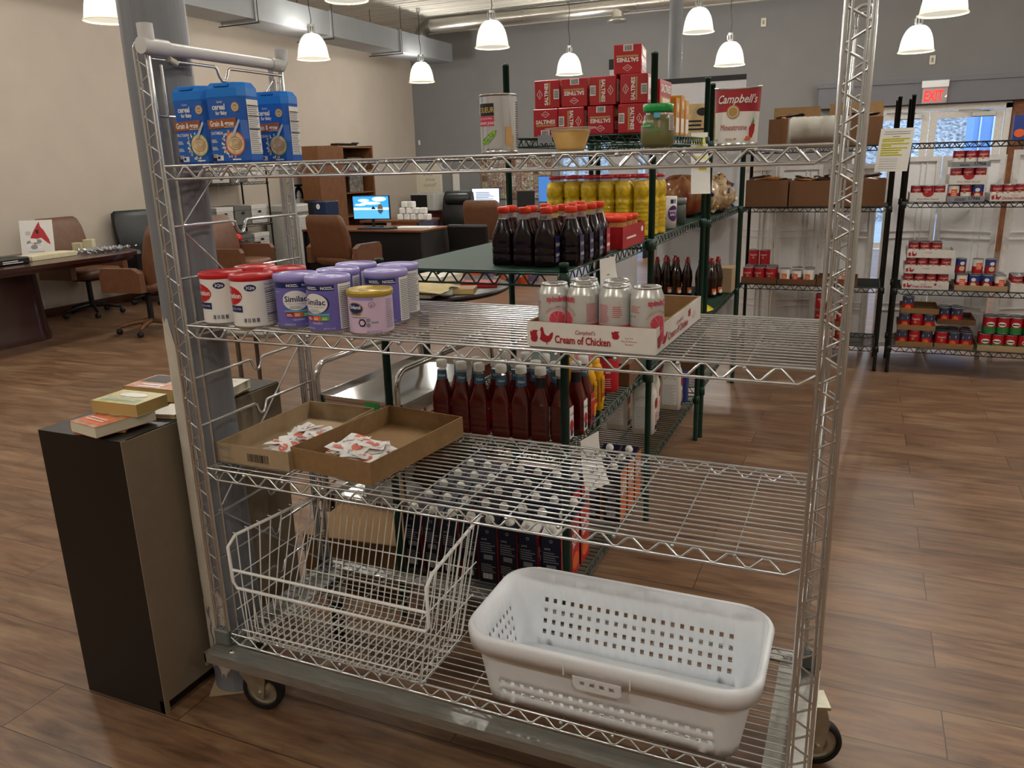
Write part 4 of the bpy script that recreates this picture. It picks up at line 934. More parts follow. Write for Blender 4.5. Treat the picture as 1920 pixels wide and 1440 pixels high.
def mustard():
    t = thing('mustard_bottle', '', 'bottle')
    sq_bottle(0, [(.056, .038, .012, 0), (.060, .040, .014, .006), (.060, .040, .014, .07), (.054, .036, .014, .10), (.060, .040, .014, .13), (.044, .036, .014, .155), (.030, .030, .013, .165)], m_must).build('bottle_body', t)
    MB(m_must).lathe([(.017, .163), (.017, .178), (.008, .182), (.004, .200), (0, .201)], n=20).build('cap', t)
    b = MB(); l = Lab(b, right(.0305)); l.rect(-.015, .03, .015, .12, m_must, 1); l.rect(-.014, .045, .014, .062, m_red, 2); l.lines(-.012, .066, .012, .11, 7, m_ink); l = Lab(b, front(-.0205)); l.rect(-.022, .03, .022, .11, m_gold, 1); l.lines(-.019, .035, .019, .105, 10, m_ink); b.build('label', t); return t
P_ = Place(mustard)
for x, y, w in ((.722, .985, 'nearer of two beside the ketchup'), (.724, 1.065, 'behind the nearer one'), (.655, 1.03, 'mostly hidden by ketchup bottles')): P_((x, y, ZK), 0, 'yellow mustard squeeze bottle, %s' % w, 'mustard bottles')
t = thing('coffee_canister', 'dark red canister right of the mustard on the middle green shelf', 'can', (.700, 1.30, ZK))
MB(m_red).lathe([(0, 0), (.040, .001), (.041, .004), (.041, .13), (.039, .135)], n=32).build('can_body', t); MB(m_black).lathe([(.0405, .133), (.042, .134), (.042, .15), (0, .151)], n=32).build('lid', t)
b = MB(); l = Lab(b, cylmap(.041), True); l.lines(.004, .075, .026, .10, 2, m_fw, k=2); l.lines(0, .02, .03, .06, 5, m_fw, fill=.25); b.build('label', t)
t = tag(MB(m_kraftd).bx(-.1, -.12, 0, .1, .12, .09, .002).build('cardboard_box', None, (.66, 1.48, ZK), .05), 'small cardboard case at the far end of the middle green shelf', 'box')
b = MB(m_red); 
t = thing('red_box', 'red box behind the dark red canister', 'box', (.60, 1.33, ZK)); MB(m_red).bx(-.04, -.06, 0, .04, .06, .12, .001).build('carton', t); b = MB(); Lab(b, right(.0402)).lines(-.05, .02, .05, .1, 4, m_gold); b.build('label', t)
# price notes hanging on shelf edges
def note(name, lb, loc, rz, w, h, txts, curl=.03, m=None, rx=0):
    t = thing(name, lb, 'paper note', loc, rz); b = MB(m or m_paper); f = lambda u, v, hh: (u, -curl * (1 - (v / h)) ** 2 * (.6 + .8 * (u / w + .5)) - hh, v - h)
    b.grid(lambda u, v: f((u - .5) * w, v * h, 0), 8, 10); b.grid(lambda u, v: f((.5 - u) * w, v * h, -.0006), 8, 10); b.build('sheet', t, fix=False)
    b = MB(); l = Lab(b, f, True)
    for (k, *a) in txts: getattr(l, k)(*a)
    if b.v: b.build('print', t, fix=False)
    return t
m_hi = mat('highlighter yellow', '#d9d420', rough=.7)
note('shelf_note', 'white paper towel like note draped over the green shelf edge behind the seltzer', (.792, .985, 1.205), 1.35, .10, .15, [('lines', -.012, .095, .012, .105, 1, m_grey), ('lines', -.03, .06, .03, .07, 1, m_grey)], .03)
note('shelf_note', 'white curled note reading Juice hanging from the middle green shelf', (.792, .80, .668), 1.35, .11, .17, [('text', 'Juice', .0, .10, .03, m_ink, 3, .06), ('text', 'is 1', .0, .05, .03, m_ink, 3, .04)], .03)

m_navyc = mat('carton navy', '#10142c', rough=.35, var=.1); m_cartred = mat('carton punch red', '#b5251f', rough=.35, var=.15, nscale=25); m_cartor = mat('carton orange', '#c56a22', rough=.4, var=.25, nscale=40)
def carton(side, white):
    def f():
        t = thing('juice_carton', '', 'juice carton'); W, D, H = .066, .088, .205
        b = MB(m_navyc).bx(-W / 2, -D / 2, 0, W / 2, D / 2, H, .0015); b.m(side).bx(W / 2 - .001, -D / 2 + .001, .002, W / 2 + .0006, D / 2 - .001, H - .002)
        b.m(m_navyc if not white else m_fw).add([(-W / 2, -D / 2, H), (W / 2, -D / 2, H), (W / 2, D / 2, H), (-W / 2, D / 2, H), (-W / 2, D * .1, H + .018), (W / 2, D * .1, H + .018)], [(0, 1, 5, 4), (2, 3, 4, 5), (1, 2, 5), (3, 0, 4)]); b.build('carton_body', t)
        MB(m_whcap).at(T(0, -.018, H + .006, 0, .3)).lathe([(.0155, 0), (.0155, .010), (.012, .011), (.012, .018), (0, .018)], n=20).build('cap', t)
        b = MB(); l = Lab(b, front(-D / 2 - .0001)); l.ell(.0, .185, .005, .005, m_fw, 2, 12, inner=.8); l.text('JUICE', -.012, .155, .008, m_fw); l.lines(-.026, .11, .026, .15, 5, m_grey); l.rect(-.016, .085, .016, .102, m_grey); l.rect(-.028, .01, .028, .075, m_fw if white else m_ink); l.bars(-.02, .015, .015, .035, m_fw if not white else m_ink); l.lines(-.026, .04, .026, .072, 5, m_grey)
        l = Lab(b, right(W / 2 + .0008)); l.text('JUICE', -.002, .14, .030, m_fw, w=.070, bold=.04, rot=.18); l.text('BOWL', .004, .11, .030, m_fw, w=.066, bold=.04, rot=.18); l.ell(0, .05, .034, .03, m_or, 2, 20); b.build('label', t); return t
    return Place(f)
CA, CB, CC = carton(m_cartred, False), carton(m_cartred, True), carton(m_cartor, False)
ROWN = ['front row', 'second row', 'third row', 'fourth row', 'fifth row']
for r_i in range(5):
    for c_i in range(8):
        x = .205 + c_i * .0715; y = .700 + r_i * .108
        if r_i > 2 and c_i == 7: continue
        (CB if (r_i == 0 and c_i >= 6) else CA)((x + .003 * math.sin(r_i * 5 + c_i), y + .004 * math.sin(c_i * 3), .165 + .0035), .04 * math.sin(c_i * 2 + r_i), 'dark juice carton with white cap, %s, %s from left' % (ROWN[r_i], ORD[c_i].replace('leftmost', 'first')), 'dark juice cartons')
for i, (x, y) in enumerate(((.660, 1.275), (.738, 1.280), (.662, 1.375), (.740, 1.380), (.664, 1.475), (.742, 1.480))):
    CC((x, y, .165 + .0035), 0, 'orange sided juice carton on the bottom green shelf, %s row %s' % (['nearest', 'nearest', 'middle', 'middle', 'rear', 'rear'][i], ['left', 'right'][i % 2]), 'orange juice cartons')

# ---- flour bags
m_flour = mat('flour paper', '#d6d0c4', rough=.8, var=.05, nscale=20, bump=.4)
def flour():
    t = thing('flour_bag', '', 'flour bag'); b = MB(m_flour); W, D = .105, .072
    b.loft([rrect(W - .012, D - .012, .012, 0, 3), rrect(W, D, .014, .008, 3), rrect(W + .004, D + .006, .018, .07, 3), rrect(W, D, .016, .15, 3), rrect(W - .002, D - .004, .014, .19, 3), rrect(W - .010, D - .03, .010, .212, 3), rrect(W - .016, .016, .006, .222, 3), rrect(W - .02, .012, .005, .240, 3)], True); b.build('bag', t)
    b = MB(); l = Lab(b, front(-D / 2 - .0032)); l.rect(-.036, .03, .036, .165, m_fw, 1); l.ell(0, .16, .028, .024, m_grey, 2, 20, 0, 180, .92); l.lines(-.032, .035, .032, .14, 14, m_grey, fill=.25); l = Lab(b, right(W / 2 + .0024)); l.ell(.0, .15, .020, .026, m_red, 2, 16); l.rect(-.02, .02, .02, .045, m_navy); l.lines(-.022, .055, .022, .11, 5, m_red); b.build('label', t); return t
P_ = Place(flour)
for x, y, rz, w in ((.690, 2.475, .02, 'standing alone by the far green post'), (.655, 2.06, .0, 'nearest the corner post'), (.520, 2.08, .0, 'left of the nearest one'), (.625, 2.26, .1, 'in the second rank'), (.500, 2.24, 0, 'in the second rank, left')): P_((x, y, .25 + .0035), rz, 'white paper flour bag on the lower green shelf, %s' % w, 'flour bags')

# ---- oil bottles, peanut butter, salt on the 1.20 shelf of the tall unit
m_oil = mat('vegetable oil', '#c4a51e', rough=.10, var=.35, nscale=40, coat=.5); m_oilcap = mat('oil cap red', '#a51c28', rough=.4)
def oil():
    t = thing('oil_bottle', '', 'bottle'); prof = [(0, 0), (.034, 0), (.036, .006)]
    for k in range(7): z = .02 + k * .016; prof += [(.036, z), (.0335, z + .006), (.036, z + .012)]
    prof += [(.036, .140), (.031, .150), (.036, .160), (.036, .190), (.033, .205), (.025, .216)]
    MB(m_oil).lathe(prof, n=20).build('bottle_body', t)
    MB(m_clear).lathe([(.025, .2155), (.021, .224), (.021, .229)], n=20).build('bottle_neck', t); MB(m_oilcap).lathe([(.025, .227), (.0265, .228), (.0265, .240), (0, .241)], n=24).build('cap', t); return t
P_ = Place(oil); Z2g = 1.20 + .0065
for r_i, y in enumerate((1.72, 1.80, 1.88)):
    for k in range(6): P_((.345 + k * .0735 + .012 * r_i, y + .004 * (k % 2), Z2g), 0, 'clear bottle of yellow oil with red cap, %s rank, %s from left' % (['nearest', 'middle', 'rear'][r_i], ORD[k].replace('leftmost', 'first')), 'oil bottles')
t = thing('peanut_butter_tray', 'red cardboard tray of peanut butter jars beside the tall green post', 'tray', (.700, 1.37, ZG), 0)
b = MB(m_dred); open_tray(b, .15, .30, .075, .003); b.build('tray_body', t); b = MB(); l = Lab(b, front(-.1502)); l.ell(-.045, .04, .02, .012, m_black, 2); l = Lab(b, right(.0752)); l.lines(-.1, .03, .06, .045, 1, m_fw); l.ell(.11, .05, .015, .01, m_fw); b.build('label', t)
m_pb = mat('peanut butter', '#a5733a', rough=.3)
def pbj():
    t = thing('peanut_butter_jar', '', 'jar'); MB(m_pb).lathe([(0, 0), (.032, 0), (.034, .005), (.034, .07), (.030, .085), (.030, .09)], n=28).build('jar_body', t); MB(m_redcap).lathe([(.031, .086), (.0345, .087), (.0345, .103), (.033, .105), (0, .105)], n=28).build('lid', t); return t
P_ = Place(pbj)
for i, (x, y, w) in enumerate(((.665, 1.275, 'front left'), (.737, 1.275, 'front right'), (.665, 1.352, 'middle left'), (.737, 1.352, 'middle right'), (.737, 1.43, 'rear right'), (.665, 1.43, 'rear left'))): P_((x, y, ZG + .0035), 0, 'peanut butter jar with orange lid, %s in the red tray' % w, 'peanut butter jars')
P_((.545, 1.02, ZG), 0, 'peanut butter jar standing loose among the syrup bottles', 'peanut butter jars')
m_purp = mat('salt purple', '#4b1f63', rough=.4)
def salt(dark):
    def f():
        t = thing('salt_canister', '', 'salt canister'); r = .041
        MB(m_purp if dark else m_fw).lathe([(0, 0), (r, .001), (r, .133), (r - .001, .135)], n=32).build('canister_body', t); MB(m_fw).lathe([(r + .0006, .128), (r + .001, .137), (r - .002, .1385), (r - .004, .136), (0, .136)], n=32).build('lid', t)
        b = MB(); l = Lab(b, cylmap(r), True)
        if not dark: l.ell(.018, .066, .027, .034, m_purp, 2, 24); l.text('IODIZED', .018, .072, .012, m_fw, w=.042, bold=.02); l.text('SALT', .018, .056, .015, m_fw, w=.034, bold=.02); l.rect(.002, .108, .018, .126, m_navy); l.rect(.022, .108, .030, .126, m_navy); l.lines(-.03, .02, -.016, .05, 4, m_grey)
        else: l.rect(-.02, .02, .03, .11, m_fw)
        b.build('label', t); return t
    return Place(f)
SA, SB = salt(False), salt(True)
SA((.690, 2.0, Z2g), .3, 'white salt canister with purple disc beside the tall green post'); SB((.625, 1.93, Z2g), 0, 'dark purple salt canister half hidden by the tall green post'); SA((.730, 2.10, Z2g), .5, 'white salt canister just behind the front one')
t = thing('spice_bottle', 'small grey spice bottle with a grey lid next to the salt', 'bottle', (.738, 2.33, Z2g)); MB(mat('pepper grey', '#5a605c', rough=.3, alpha=.9)).lathe([(0, 0), (.028, 0), (.028, .085), (.022, .095)], n=24).build('bottle_body', t); MB(mat('grey lid', '#6b6f70', rough=.4)).lathe([(.023, .093), (.030, .094), (.030, .120), (0, .121)], n=24).build('lid', t)

# ---- saltine boxes
m_salt = mat('saltine red', '#a8141f', rough=.32, var=.05, coat=.2); m_saltw = mat('saltine white', '#ead9cf', rough=.4)
def saltine():
    t = thing('cracker_box', '', 'cracker box'); W, D, H = .104, .205, .104
    b = MB(m_salt).bx(-W / 2, -D / 2, -H / 2, W / 2, D / 2, H / 2, .002); b.build('carton', t)
    b = MB()
    l = Lab(b, front(-D / 2 - .0001)); l.text('SALTINES', 0, -.004, .020, m_fw, w=.082, bold=.03); l.rect(-.040, -.014, .042, -.007, m_gold)
    l.poly([(-.018, .031), (0, .043), (.018, .031), (0, .019)], m_fw); l.poly([(-.0155, .031), (0, .0412), (.0155, .031), (0, .0208)], m_salt, 3); l.text('VISTA', 0, .028, .007, m_fw, w=.017, k=4); l.bars(-.016, -.048, .012, -.030, m_ink, m_fw)
    for s in (1, -1):
        l = Lab(b, (lambda s: lambda u, v, h: (s * (W / 2 + .0001 + h), s * u, v))(s)); l.rect(-D / 2 + .01, -.044, D / 2 - .01, -.012, m_gold); l.rect(-.06, -.038, .07, -.018, m_saltw, 3); l.text('SALTINES', 0, .006, .040, m_fw, w=.17, bold=.03); l.lines(-.08, -.03, .05, -.022, 1, m_gold)
    for s in (1, -1):
        l = Lab(b, (lambda s: lambda u, v, h: (u, s * -v, s * (H / 2 + .0001 + h)))(s)); l.rect(-.04, -.09, .04, .09, m_saltw); l.text('SALTINES', .0, .0, .03, m_salt, w=.15, rot=PI / 2)
    b.build('label', t); return t
P_ = Place(saltine); ZS = 1.598 + .0035 + .053
S_ = [(.338, 1.740, 0, 0, 0, 'bottom row, leftmost, upright'), (.446, 1.735, 0, PI / 2, 0, 'bottom row, second, on its side'), (.565, 1.738, 0, PI, 0, 'bottom row, third, upside down'), (.688, 1.728, .03, PI / 2, 0, 'bottom row, rightmost, on its side'),
      (.345, 1.742, 0, -PI / 2, 1, 'second row, leftmost, lettering up the side'), (.457, 1.738, .02, PI, 1, 'second row, second, upside down'), (.574, 1.738, 0, PI / 2, 1, 'second row, third, lettering down'), (.692, 1.732, .05, -PI / 2, 1, 'second row, rightmost beside the post')]
for x, y, rz, ry, lv, w in S_: P_((x, y, ZS + lv * .1065), rz, 'red saltine cracker box, %s' % w, 'cracker boxes', ry=ry)
P_((.650, 1.752, ZS + .213 + .001), .16, 'red saltine cracker box alone on top, upside down and turned', 'cracker boxes', ry=PI)
P_((.585, 1.98, ZS + .208), .3, 'red saltine cracker box behind the topmost one', 'cracker boxes'); 
for x, lv in ((.46, 0), (.58, 0), (.69, 0), (.46, 1), (.585, 1), (.69, 1)): P_((x, 1.965, ZS + lv * .105), 0, 'red saltine cracker box in the hidden second rank', 'rear cracker boxes')
# shelf tag, tea and pasta boxes
tag(MB(m_grey).bx(-.03, -.002, -.015, .03, .002, .015).build('shelf_tag', None, (.34, 1.622, 1.592)), 'small grey tag on the front edge of the cracker shelf', 'tag')
m_tea = mat('ochre box', '#b5781c', rough=.5)
for i, (y, h, w, mm) in enumerate(((2.10, .15, 'nearest', m_tea), (2.20, .165, 'middle', m_tea), (2.30, .15, 'rear', mat('white orange box', '#c98d40', rough=.5)))):
    t = thing('pasta_box', 'upright ochre food box beside the tall green post, %s of three' % w, 'box', (.715, y, 1.598 + .0035), 0, 'ochre boxes'); MB(mm).bx(-.05, -.035, 0, .05, .035, h, .001).build('carton', t); b = MB(); l = Lab(b, front(-.0352)); l.rect(-.03, .01, .042, .075, m_fw); l.ell(0, h - .035, .022, .016, m_cream); l.lines(-.025, .015, .038, .07, 6, m_grey, k=3); l = Lab(b, right(.0502)); l.rect(-.03, .01, .03, .07, m_fw); l.ell(0, h - .04, .02, .02, m_cream); b.build('label', t)
for i, (y, w) in enumerate(((2.93, 'nearer'), (3.05, 'farther'))):
    t = thing('rice_box', 'beige rice box on the top shelf of the far green unit, %s' % w, 'box', (.70, y, 1.58 + .0035), .1, 'beige boxes'); MB(mat('beige box', '#b39a6e', rough=.5, var=.2, nscale=30)).bx(-.07, -.04, 0, .07, .04, .19, .001).build('carton', t); b = MB(); l = Lab(b, front(-.0402)); l.lines(-.05, .06, .04, .12, 3, m_ink); l.ell(.02, .15, .03, .02, m_black); l = Lab(b, right(.0702)); l.lines(-.03, .03, .03, .16, 8, m_ink); b.build('label', t)
# folded notes hanging on the middle post
note('price_note', 'white note with yellow lines curled over the shelf edge left of the soup can', (.748, 2.70, 1.625), .5, .085, .16, [('rect', -.035, .125, .035, .137, m_hi), ('rect', -.035, .105, .03, .117, m_hi), ('rect', -.02, .085, .03, .097, m_hi), ('rect', -.03, .035, .03, .047, m_hi)], .03)
note('price_note', 'white note hanging on the green post below the top shelf', (.762, 2.690, 1.485), .4, .095, .155, [('rect', -.01, .115, .03, .125, m_hi)], .02)

# ---- bread and candy bags, syrup bottles, yellow bag on the far unit
def bag(name, lb, loc, w, d, h, m, rz=0, seed=1, cat='bag', spots=None):
    t = thing(name, lb, cat, loc, rz); rn = random.Random(seed); b = MB(m); ph = [rn.uniform(0, 6) for _ in range(8)]
    def f(u, v):
        a = 2 * PI * u; p = PI * v; q = math.sin(p) ** .6; k = 1 + .07 * math.sin(5 * a + ph[0] + 3 * v) + .05 * math.sin(9 * a + ph[1] - 7 * v) + .03 * math.sin(17 * a + 11 * v + ph[2])
        return (w / 2 * q * math.cos(a) * k, d / 2 * q * math.sin(a) * k, h * (.5 - .5 * math.cos(p)) * (1 + .05 * math.sin(6 * a + ph[3])))
    b.grid(f, 36, 16); b.build('bag', t, fix=False)
    if spots:
        s = MB()
        for i in range(130):
            a = rn.uniform(0, 1); v = rn.uniform(.15, .9); c = Vector(f(a, v)); s.m(spots[i % len(spots)]); s.box(c, (.03, .022, .012), .004, 1, Euler((rn.uniform(0, 3), rn.uniform(0, 3), rn.uniform(0, 3))).to_matrix().to_4x4())
        s.build('candy_pieces', t)['kind'] = 'stuff'
    return t
m_bag1 = mat('glossy crimson film', '#7e1412', rough=.12, col2='#8e6a34', nscale=9, coat=.6, bump=.5); m_bag2 = mat('candy film', '#c9b48c', rough=.15, col2='#7a5a44', nscale=35, coat=.5, bump=.5)
bag('bread_bag', 'glossy crimson and gold bread bag slumped behind the salt', (.61, 2.95, 1.19 + .005), .26, .24, .215, m_bag1, .2, 3)
bag('bread_bag', 'second crimson bread bag nearer the tall post', (.36, 3.0, 1.19 + .006), .20, .22, .15, m_bag1, -.3, 5)
bag('candy_bag', 'clear bag of gold, blue and brown wrapped candies on the far green shelf', (.68, 3.36, 1.19 + .006), .30, .56, .205, m_bag2, .1, 8, spots=[m_gold, m_navy, m_bag1, m_cream])
m_syr = mat('brown syrup', '#230b05', rough=.1, var=.2, coat=.5)
def syrup():
    t = thing('pancake_syrup_bottle', '', 'bottle'); MB(m_syr).lathe([(0, 0), (.032, .001), (.034, .02), (.030, .06), (.034, .11), (.031, .15), (.018, .19), (.014, .21)], n=22).build('bottle_body', t); MB(mat('dark red cap', '#8c1c1a', rough=.35)).lathe([(.016, .208), (.0165, .226), (.012, .229), (.012, .243), (0, .244)], n=22).build('cap', t)
    b = MB(); l = Lab(b, cylmap(.0325), True, .0025); l.rect(.01, .02, .04, .055, m_or, 1); l.ell(.025, .03, .01, .012, m_fw, 3); b.build('label', t); return t
P_ = Place(syrup)
for i, (x, y) in enumerate(((.345, 3.57), (.409, 3.585), (.472, 3.578), (.535, 3.59), (.622, 3.571), (.692, 3.567), (.38, 3.66), (.44, 3.66), (.65, 3.66), (.715, 3.65))): P_((x, y, .655 + .0065), 0, 'brown syrup bottle with red cap on the far green shelf, %s' % ('front row %s' % ORD[i] if i < 6 else 'back row %s' % ORD[i - 6]), 'brown syrup bottles')
t = tag(MB(m_kraftl).bx(-.09, -.08, 0, .09, .08, .16, .002).build('cardboard_box', None, (.70, 3.82, .655 + .0065), 0), 'upright cardboard box right of the brown syrup bottles', 'box')
b = MB(mat('yellow bag film', '#d8c41a', rough=.25)).grid(lambda u, v: (.12 * (u - .5) * 2 * math.sin(PI * min(1, .12 + v * .9)), .13 * (v - .5) * 2, .030 * math.sin(PI * u) * math.sin(PI * v) + .02 * math.sin(3 * v)), 14, 14)
b.grid(lambda u, v: (.12 * (.5 - u) * 2 * math.sin(PI * min(1, .12 + v * .9)), .13 * (v - .5) * 2, -.004 * math.sin(PI * u) * math.sin(PI * v) + .02 * math.sin(3 * v)), 14, 14)
tag(b.build('yellow_bag', None, (.715, 2.93, .685), -.5, fix=False), 'yellow snack bag on the far green shelf edge, right of the soup tray', 'bag')
t = tag(MB(m_kraftd).bx(-.12, -.15, 0, .12, .15, .17, .002).build('cardboard_box', None, (.62, 3.15, .285 + .0035), 0), 'brown cardboard box on the lowest shelf of the far green unit', 'box')
for i, (x, y, c, w) in enumerate(((.70, 2.62, '#2a3c7a', 'blue'), (.60, 2.64, '#8c2020', 'dark red'))):
    t = thing('cereal_box', 'small %s food box low on the green shelves near the far post' % w, 'box', (x, y, .25 + .0035), 0); MB(mat('box ' + w, c, rough=.5)).bx(-.045, -.03, 0, .045, .03, .16, .001).build('carton', t); b = MB(); Lab(b, front(-.0302)).lines(-.03, .03, .03, .13, 4, m_gold); b.build('label', t)
# ================================================================== black wire shelving against the white folding screens
RZ = (1.555, 1.150, .595, .175)
RY0, RY1 = 4.60, 5.055
wire_rack('black_wire_shelf', 'black wire shelf unit with cartons of snack bars, left of the paper notice', .715, 1.690, RY0, RY1, 1.86, RZ, m_blackwire, (), 'black shelf units')
wire_rack('black_wire_shelf', 'black wire shelf unit stacked with soup cans at the right edge', 1.772, 2.995, RY0, RY1, 1.865, (1.558, 1.178, .592, .186), m_blackwire, (), 'black shelf units')
# white folding screens
m_screen = mat('screen paper', '#eeedec', rough=.8, var=.02); m_scrf = mat('screen frame', '#e2dfda', rough=.5)
def screen(name, lb, pts, H):
    t = thing(name, lb, 'folding screen', (0, 0, 0), 0, 'white folding screens')
    for (x0, y0), (x1, y1) in zip(pts, pts[1:]):
        L_ = math.hypot(x1 - x0, y1 - y0); a = math.atan2(y1 - y0, x1 - x0); M = T(x0, y0, 0, a); g = .008
        b = MB(m_scrf).at(M); frame_rect(b, g, L_ - g, .05, H, -.011, .011, .035); b.bx(g, -.011, 0, g + .035, .011, .05).bx(L_ - g - .035, -.011, 0, L_ - g, .011, .05)
        for z in (.36, .42, .72, .78, 1.08, 1.14) if 0 else (.33, .38, .88, .93): b.bx(g + .035, -.006, z, L_ - g - .035, .0, z + .008)
        for x in (.62, .72): b.bx(L_ * x, -.006, .085, L_ * x + .007, .0, H - .035)
        f = b.build('panel_frame', t)
        MB(m_screen).at(M).bx(g + .03, .001, .08, L_ - g - .03, .004, H - .03).build('panel_sheet', f)
screen('folding_screen', 'white folding screen behind the snack bar shelves', [(.56, 5.30), (.90, 5.15), (1.22, 5.33), (1.62, 5.16)], 1.43)
screen('folding_screen', 'white folding screen behind the soup can shelves', [(1.66, 5.20), (2.03, 5.34), (2.42, 5.16)], 1.47)
screen('folding_screen', 'white folding screen at the right edge behind the soup trays', [(2.45, 5.16), (2.86, 5.32), (3.22, 5.16)], 1.50)
# upright grey boards
t = thing('display_board', 'grey white upright board with a black top rail, behind the green shelves', 'board', (.50, 4.10, 0))
MB(mat('board grey', '#cfcfd4', rough=.6, var=.02)).bx(-.28, -.012, .35, .27, .012, 1.99).build('board', t); MB(m_black).bx(-.285, -.016, 1.98, .275, .016, 2.012).build('top_rail', t)
MB(m_tin).tube([(-.29, .03, 0.01), (-.29, .0, .36)], .012).tube([(-.29, -.1, .012), (-.29, .2, .012)], .012).build('foot', t); MB(m_tin).tube([(.26, .03, 0.01), (.26, 0, .36)], .012).tube([(.26, -.1, .012), (.26, .2, .012)], .012).build('foot', t)
t = thing('display_board', 'narrow white board with black top edge just left of the topmost cracker box', 'board', (-.13, 4.5, 0)); MB(mat('board grey', '#b9b9be')).bx(-.12, -.01, .3, .1, .01, 2.16).build('board', t); MB(m_black).bx(-.125, -.014, 2.14, .105, .014, 2.21).build('top_rail', t)
MB(m_tin).tube([(-.1, .02, 0.01), (-.1, .0, .32)], .012).tube([(-.1, -.1, .012), (-.1, .2, .012)], .012).build('foot', t); MB(m_tin).tube([(.08, .02, 0.01), (.08, .0, .32)], .012).tube([(.08, -.1, .012), (.08, .2, .012)], .012).build('foot', t)
# paper notice taped on the posts
t = thing('paper_notice', 'white printed notice with yellow highlighted lines taped to the dark green posts', 'notice', (1.682, RY0 - .022, 1.52), 0)
w, h = .20, .275
f = lambda u, v, hh: (u + .035 * (v / h) * .6, -.008 * math.cos(u * 12) - hh, v)
b = MB(m_paper); b.grid(lambda u, v: f((u - .5) * w, (v - .5) * h, 0), 6, 4); b.grid(lambda u, v: f((.5 - u) * w, (v - .5) * h, -.0006), 6, 4); b.build('sheet', t, fix=False)
b = MB(); l = Lab(b, f, True); l.lines(-.075, .114, .08, .120, 1, m_ink, rag=0); l.lines(-.078, .100, .08, .106, 1, m_ink, rag=0); l.lines(-.022, .083, .022, .090, 1, m_ink, rag=0)
for i, (u1, v) in enumerate(((.082, .066), (.05, .054), (.084, .035), (-.02, .023), (.078, .008), (.045, -.006), (.03, -.021), (.052, -.036))): l.rect(-.082, v, u1, v + .009, m_hi); l.lines(-.080, v + .002, u1 - .004, v + .007, 1, m_ink, k=3, rag=0, fill=.4)
for v in (-.058, -.073, -.090, -.105, -.12): l.lines(-.08, v, .07, v + .005, 1, m_grey, fill=.5)
b.build('print', t, fix=False)

# snack bar cartons
m_wrap = [mat('wrapper brown', '#5b3524', rough=.3, var=.3, nscale=60), mat('wrapper orange', '#c4793a', rough=.3, var=.3, nscale=60), mat('wrapper white', '#cfc8c0', rough=.3, var=.1), mat('wrapper dark', '#2b1c1c', rough=.3)]
def barbox(lb, x0, x1, z, h, lid=0, n=7, dx=0, d=.30):
    t = thing('snack_box', lb, 'snack bar carton', ((x0 + x1) / 2, RY0 + .02 + d / 2, z), 0, 'open snack bar cartons'); w = x1 - x0
    b = MB(m_kraftd); open_tray(b, w, d, h, .004); b.build('carton', t)
    if lid: MB(m_kraft).bx(-w / 2, d / 2 - .005, h, w / 2, d / 2, h + lid).build('flap', t)
    return (t, x0, x1, z + h, n)
rb = random.Random(4)
def make_bar(mm):
    def f():
        b = MB(mm); b.grid(lambda u, v: (.062 * (2 * u - 1), .018 * (2 * v - 1), .009 * (math.sin(PI * v)) ** .5 * min(1, 8 * u, 8 * (1 - u)) + .001), 8, 6); b.grid(lambda u, v: (.062 * (1 - 2 * u), .018 * (2 * v - 1), -.007 * (math.sin(PI * v)) ** .5 * min(1, 8 * u, 8 * (1 - u)) - .001), 8, 6)
        b.m(m_wrap[2]).bx(-.02, -.008, .0085, .02, .008, .0105); return b.build('snack_bar', fix=False)
    return Place(f)
BARS = [make_bar(m) for m in m_wrap[:2] + m_wrap[3:]]
def fillbars(info, grp):
    t, x0, x1, zt, n = info
    for i in range(n):
        o = BARS[i % 3]((rb.uniform(x0 + .07, x1 - .07), RY0 + .02 + rb.uniform(.05, .22), zt - .006 + .013 * (i % 3)), rb.uniform(-.6, .6), None, grp, rx=rb.uniform(-.5, .5), ry=rb.uniform(-.2, .2))
        tag(o, 'foil wrapped snack bar in the %s' % grp, 'snack bar', 'bars in the ' + grp)
A1 = RZ[0] + .004; A2 = RZ[1] + .004
fillbars(barbox('open brown carton with raised flap, at the left end of the black top shelf', .87, 1.19, A1, .19, .09, 9), 'left carton on the black top shelf')
fillbars(barbox('open brown carton with raised flap, behind the silver post on the top shelf', 1.25, 1.60, A1, .18, .11, 10), 'right carton on the black top shelf')
fillbars(barbox('full brown carton at the left end of the second black shelf', .735, 1.025, A2, .185, 0, 8), 'leftmost carton on the second black shelf')
fillbars(barbox('brown carton of orange wrapped bars in the middle of the second black shelf', 1.035, 1.32, A2, .175, 0, 9), 'middle carton on the second black shelf')
fillbars(barbox('brown carton right of the silver post on the second black shelf', 1.37, 1.655, A2, .18, 0, 6), 'right carton on the second black shelf')
# wrapped stack of white cups/filters seen beside the soup can, on the chrome shelf
t = thing('filter_pack', 'plastic wrapped pack of white coffee filters in the top right of the chrome rack', 'filter pack', (1.43, .27, S4 + .0035), .1)
b = MB(mat('filter paper', '#dcd9cc', rough=.7, var=.03, nscale=8))
def fsec(x, k): return [(x, .044 * k * math.cos(a) * (1 + .02 * math.sin(9 * a)), .026 + .027 * k * math.sin(a) * (1 if math.sin(a) > 0 else .96)) for a in [2 * PI * i / 28 for i in range(28)]]
b.loft([fsec(-.052, .84)] + [fsec(-.049 + .0049 * i, (.99 if i % 2 else .955) + .015 * math.sin(i * 1.7)) for i in range(21)] + [fsec(.051, .84)]); b.build('filters', t)
b = MB(mat('wrap film', '#e6e6e6', rough=.1, alpha=.25)); b.loft([fsec(-.055, .86), fsec(-.048, 1.03), fsec(.0, 1.02), fsec(.048, 1.02), fsec(.055, .8)]); b.build('wrap', t)

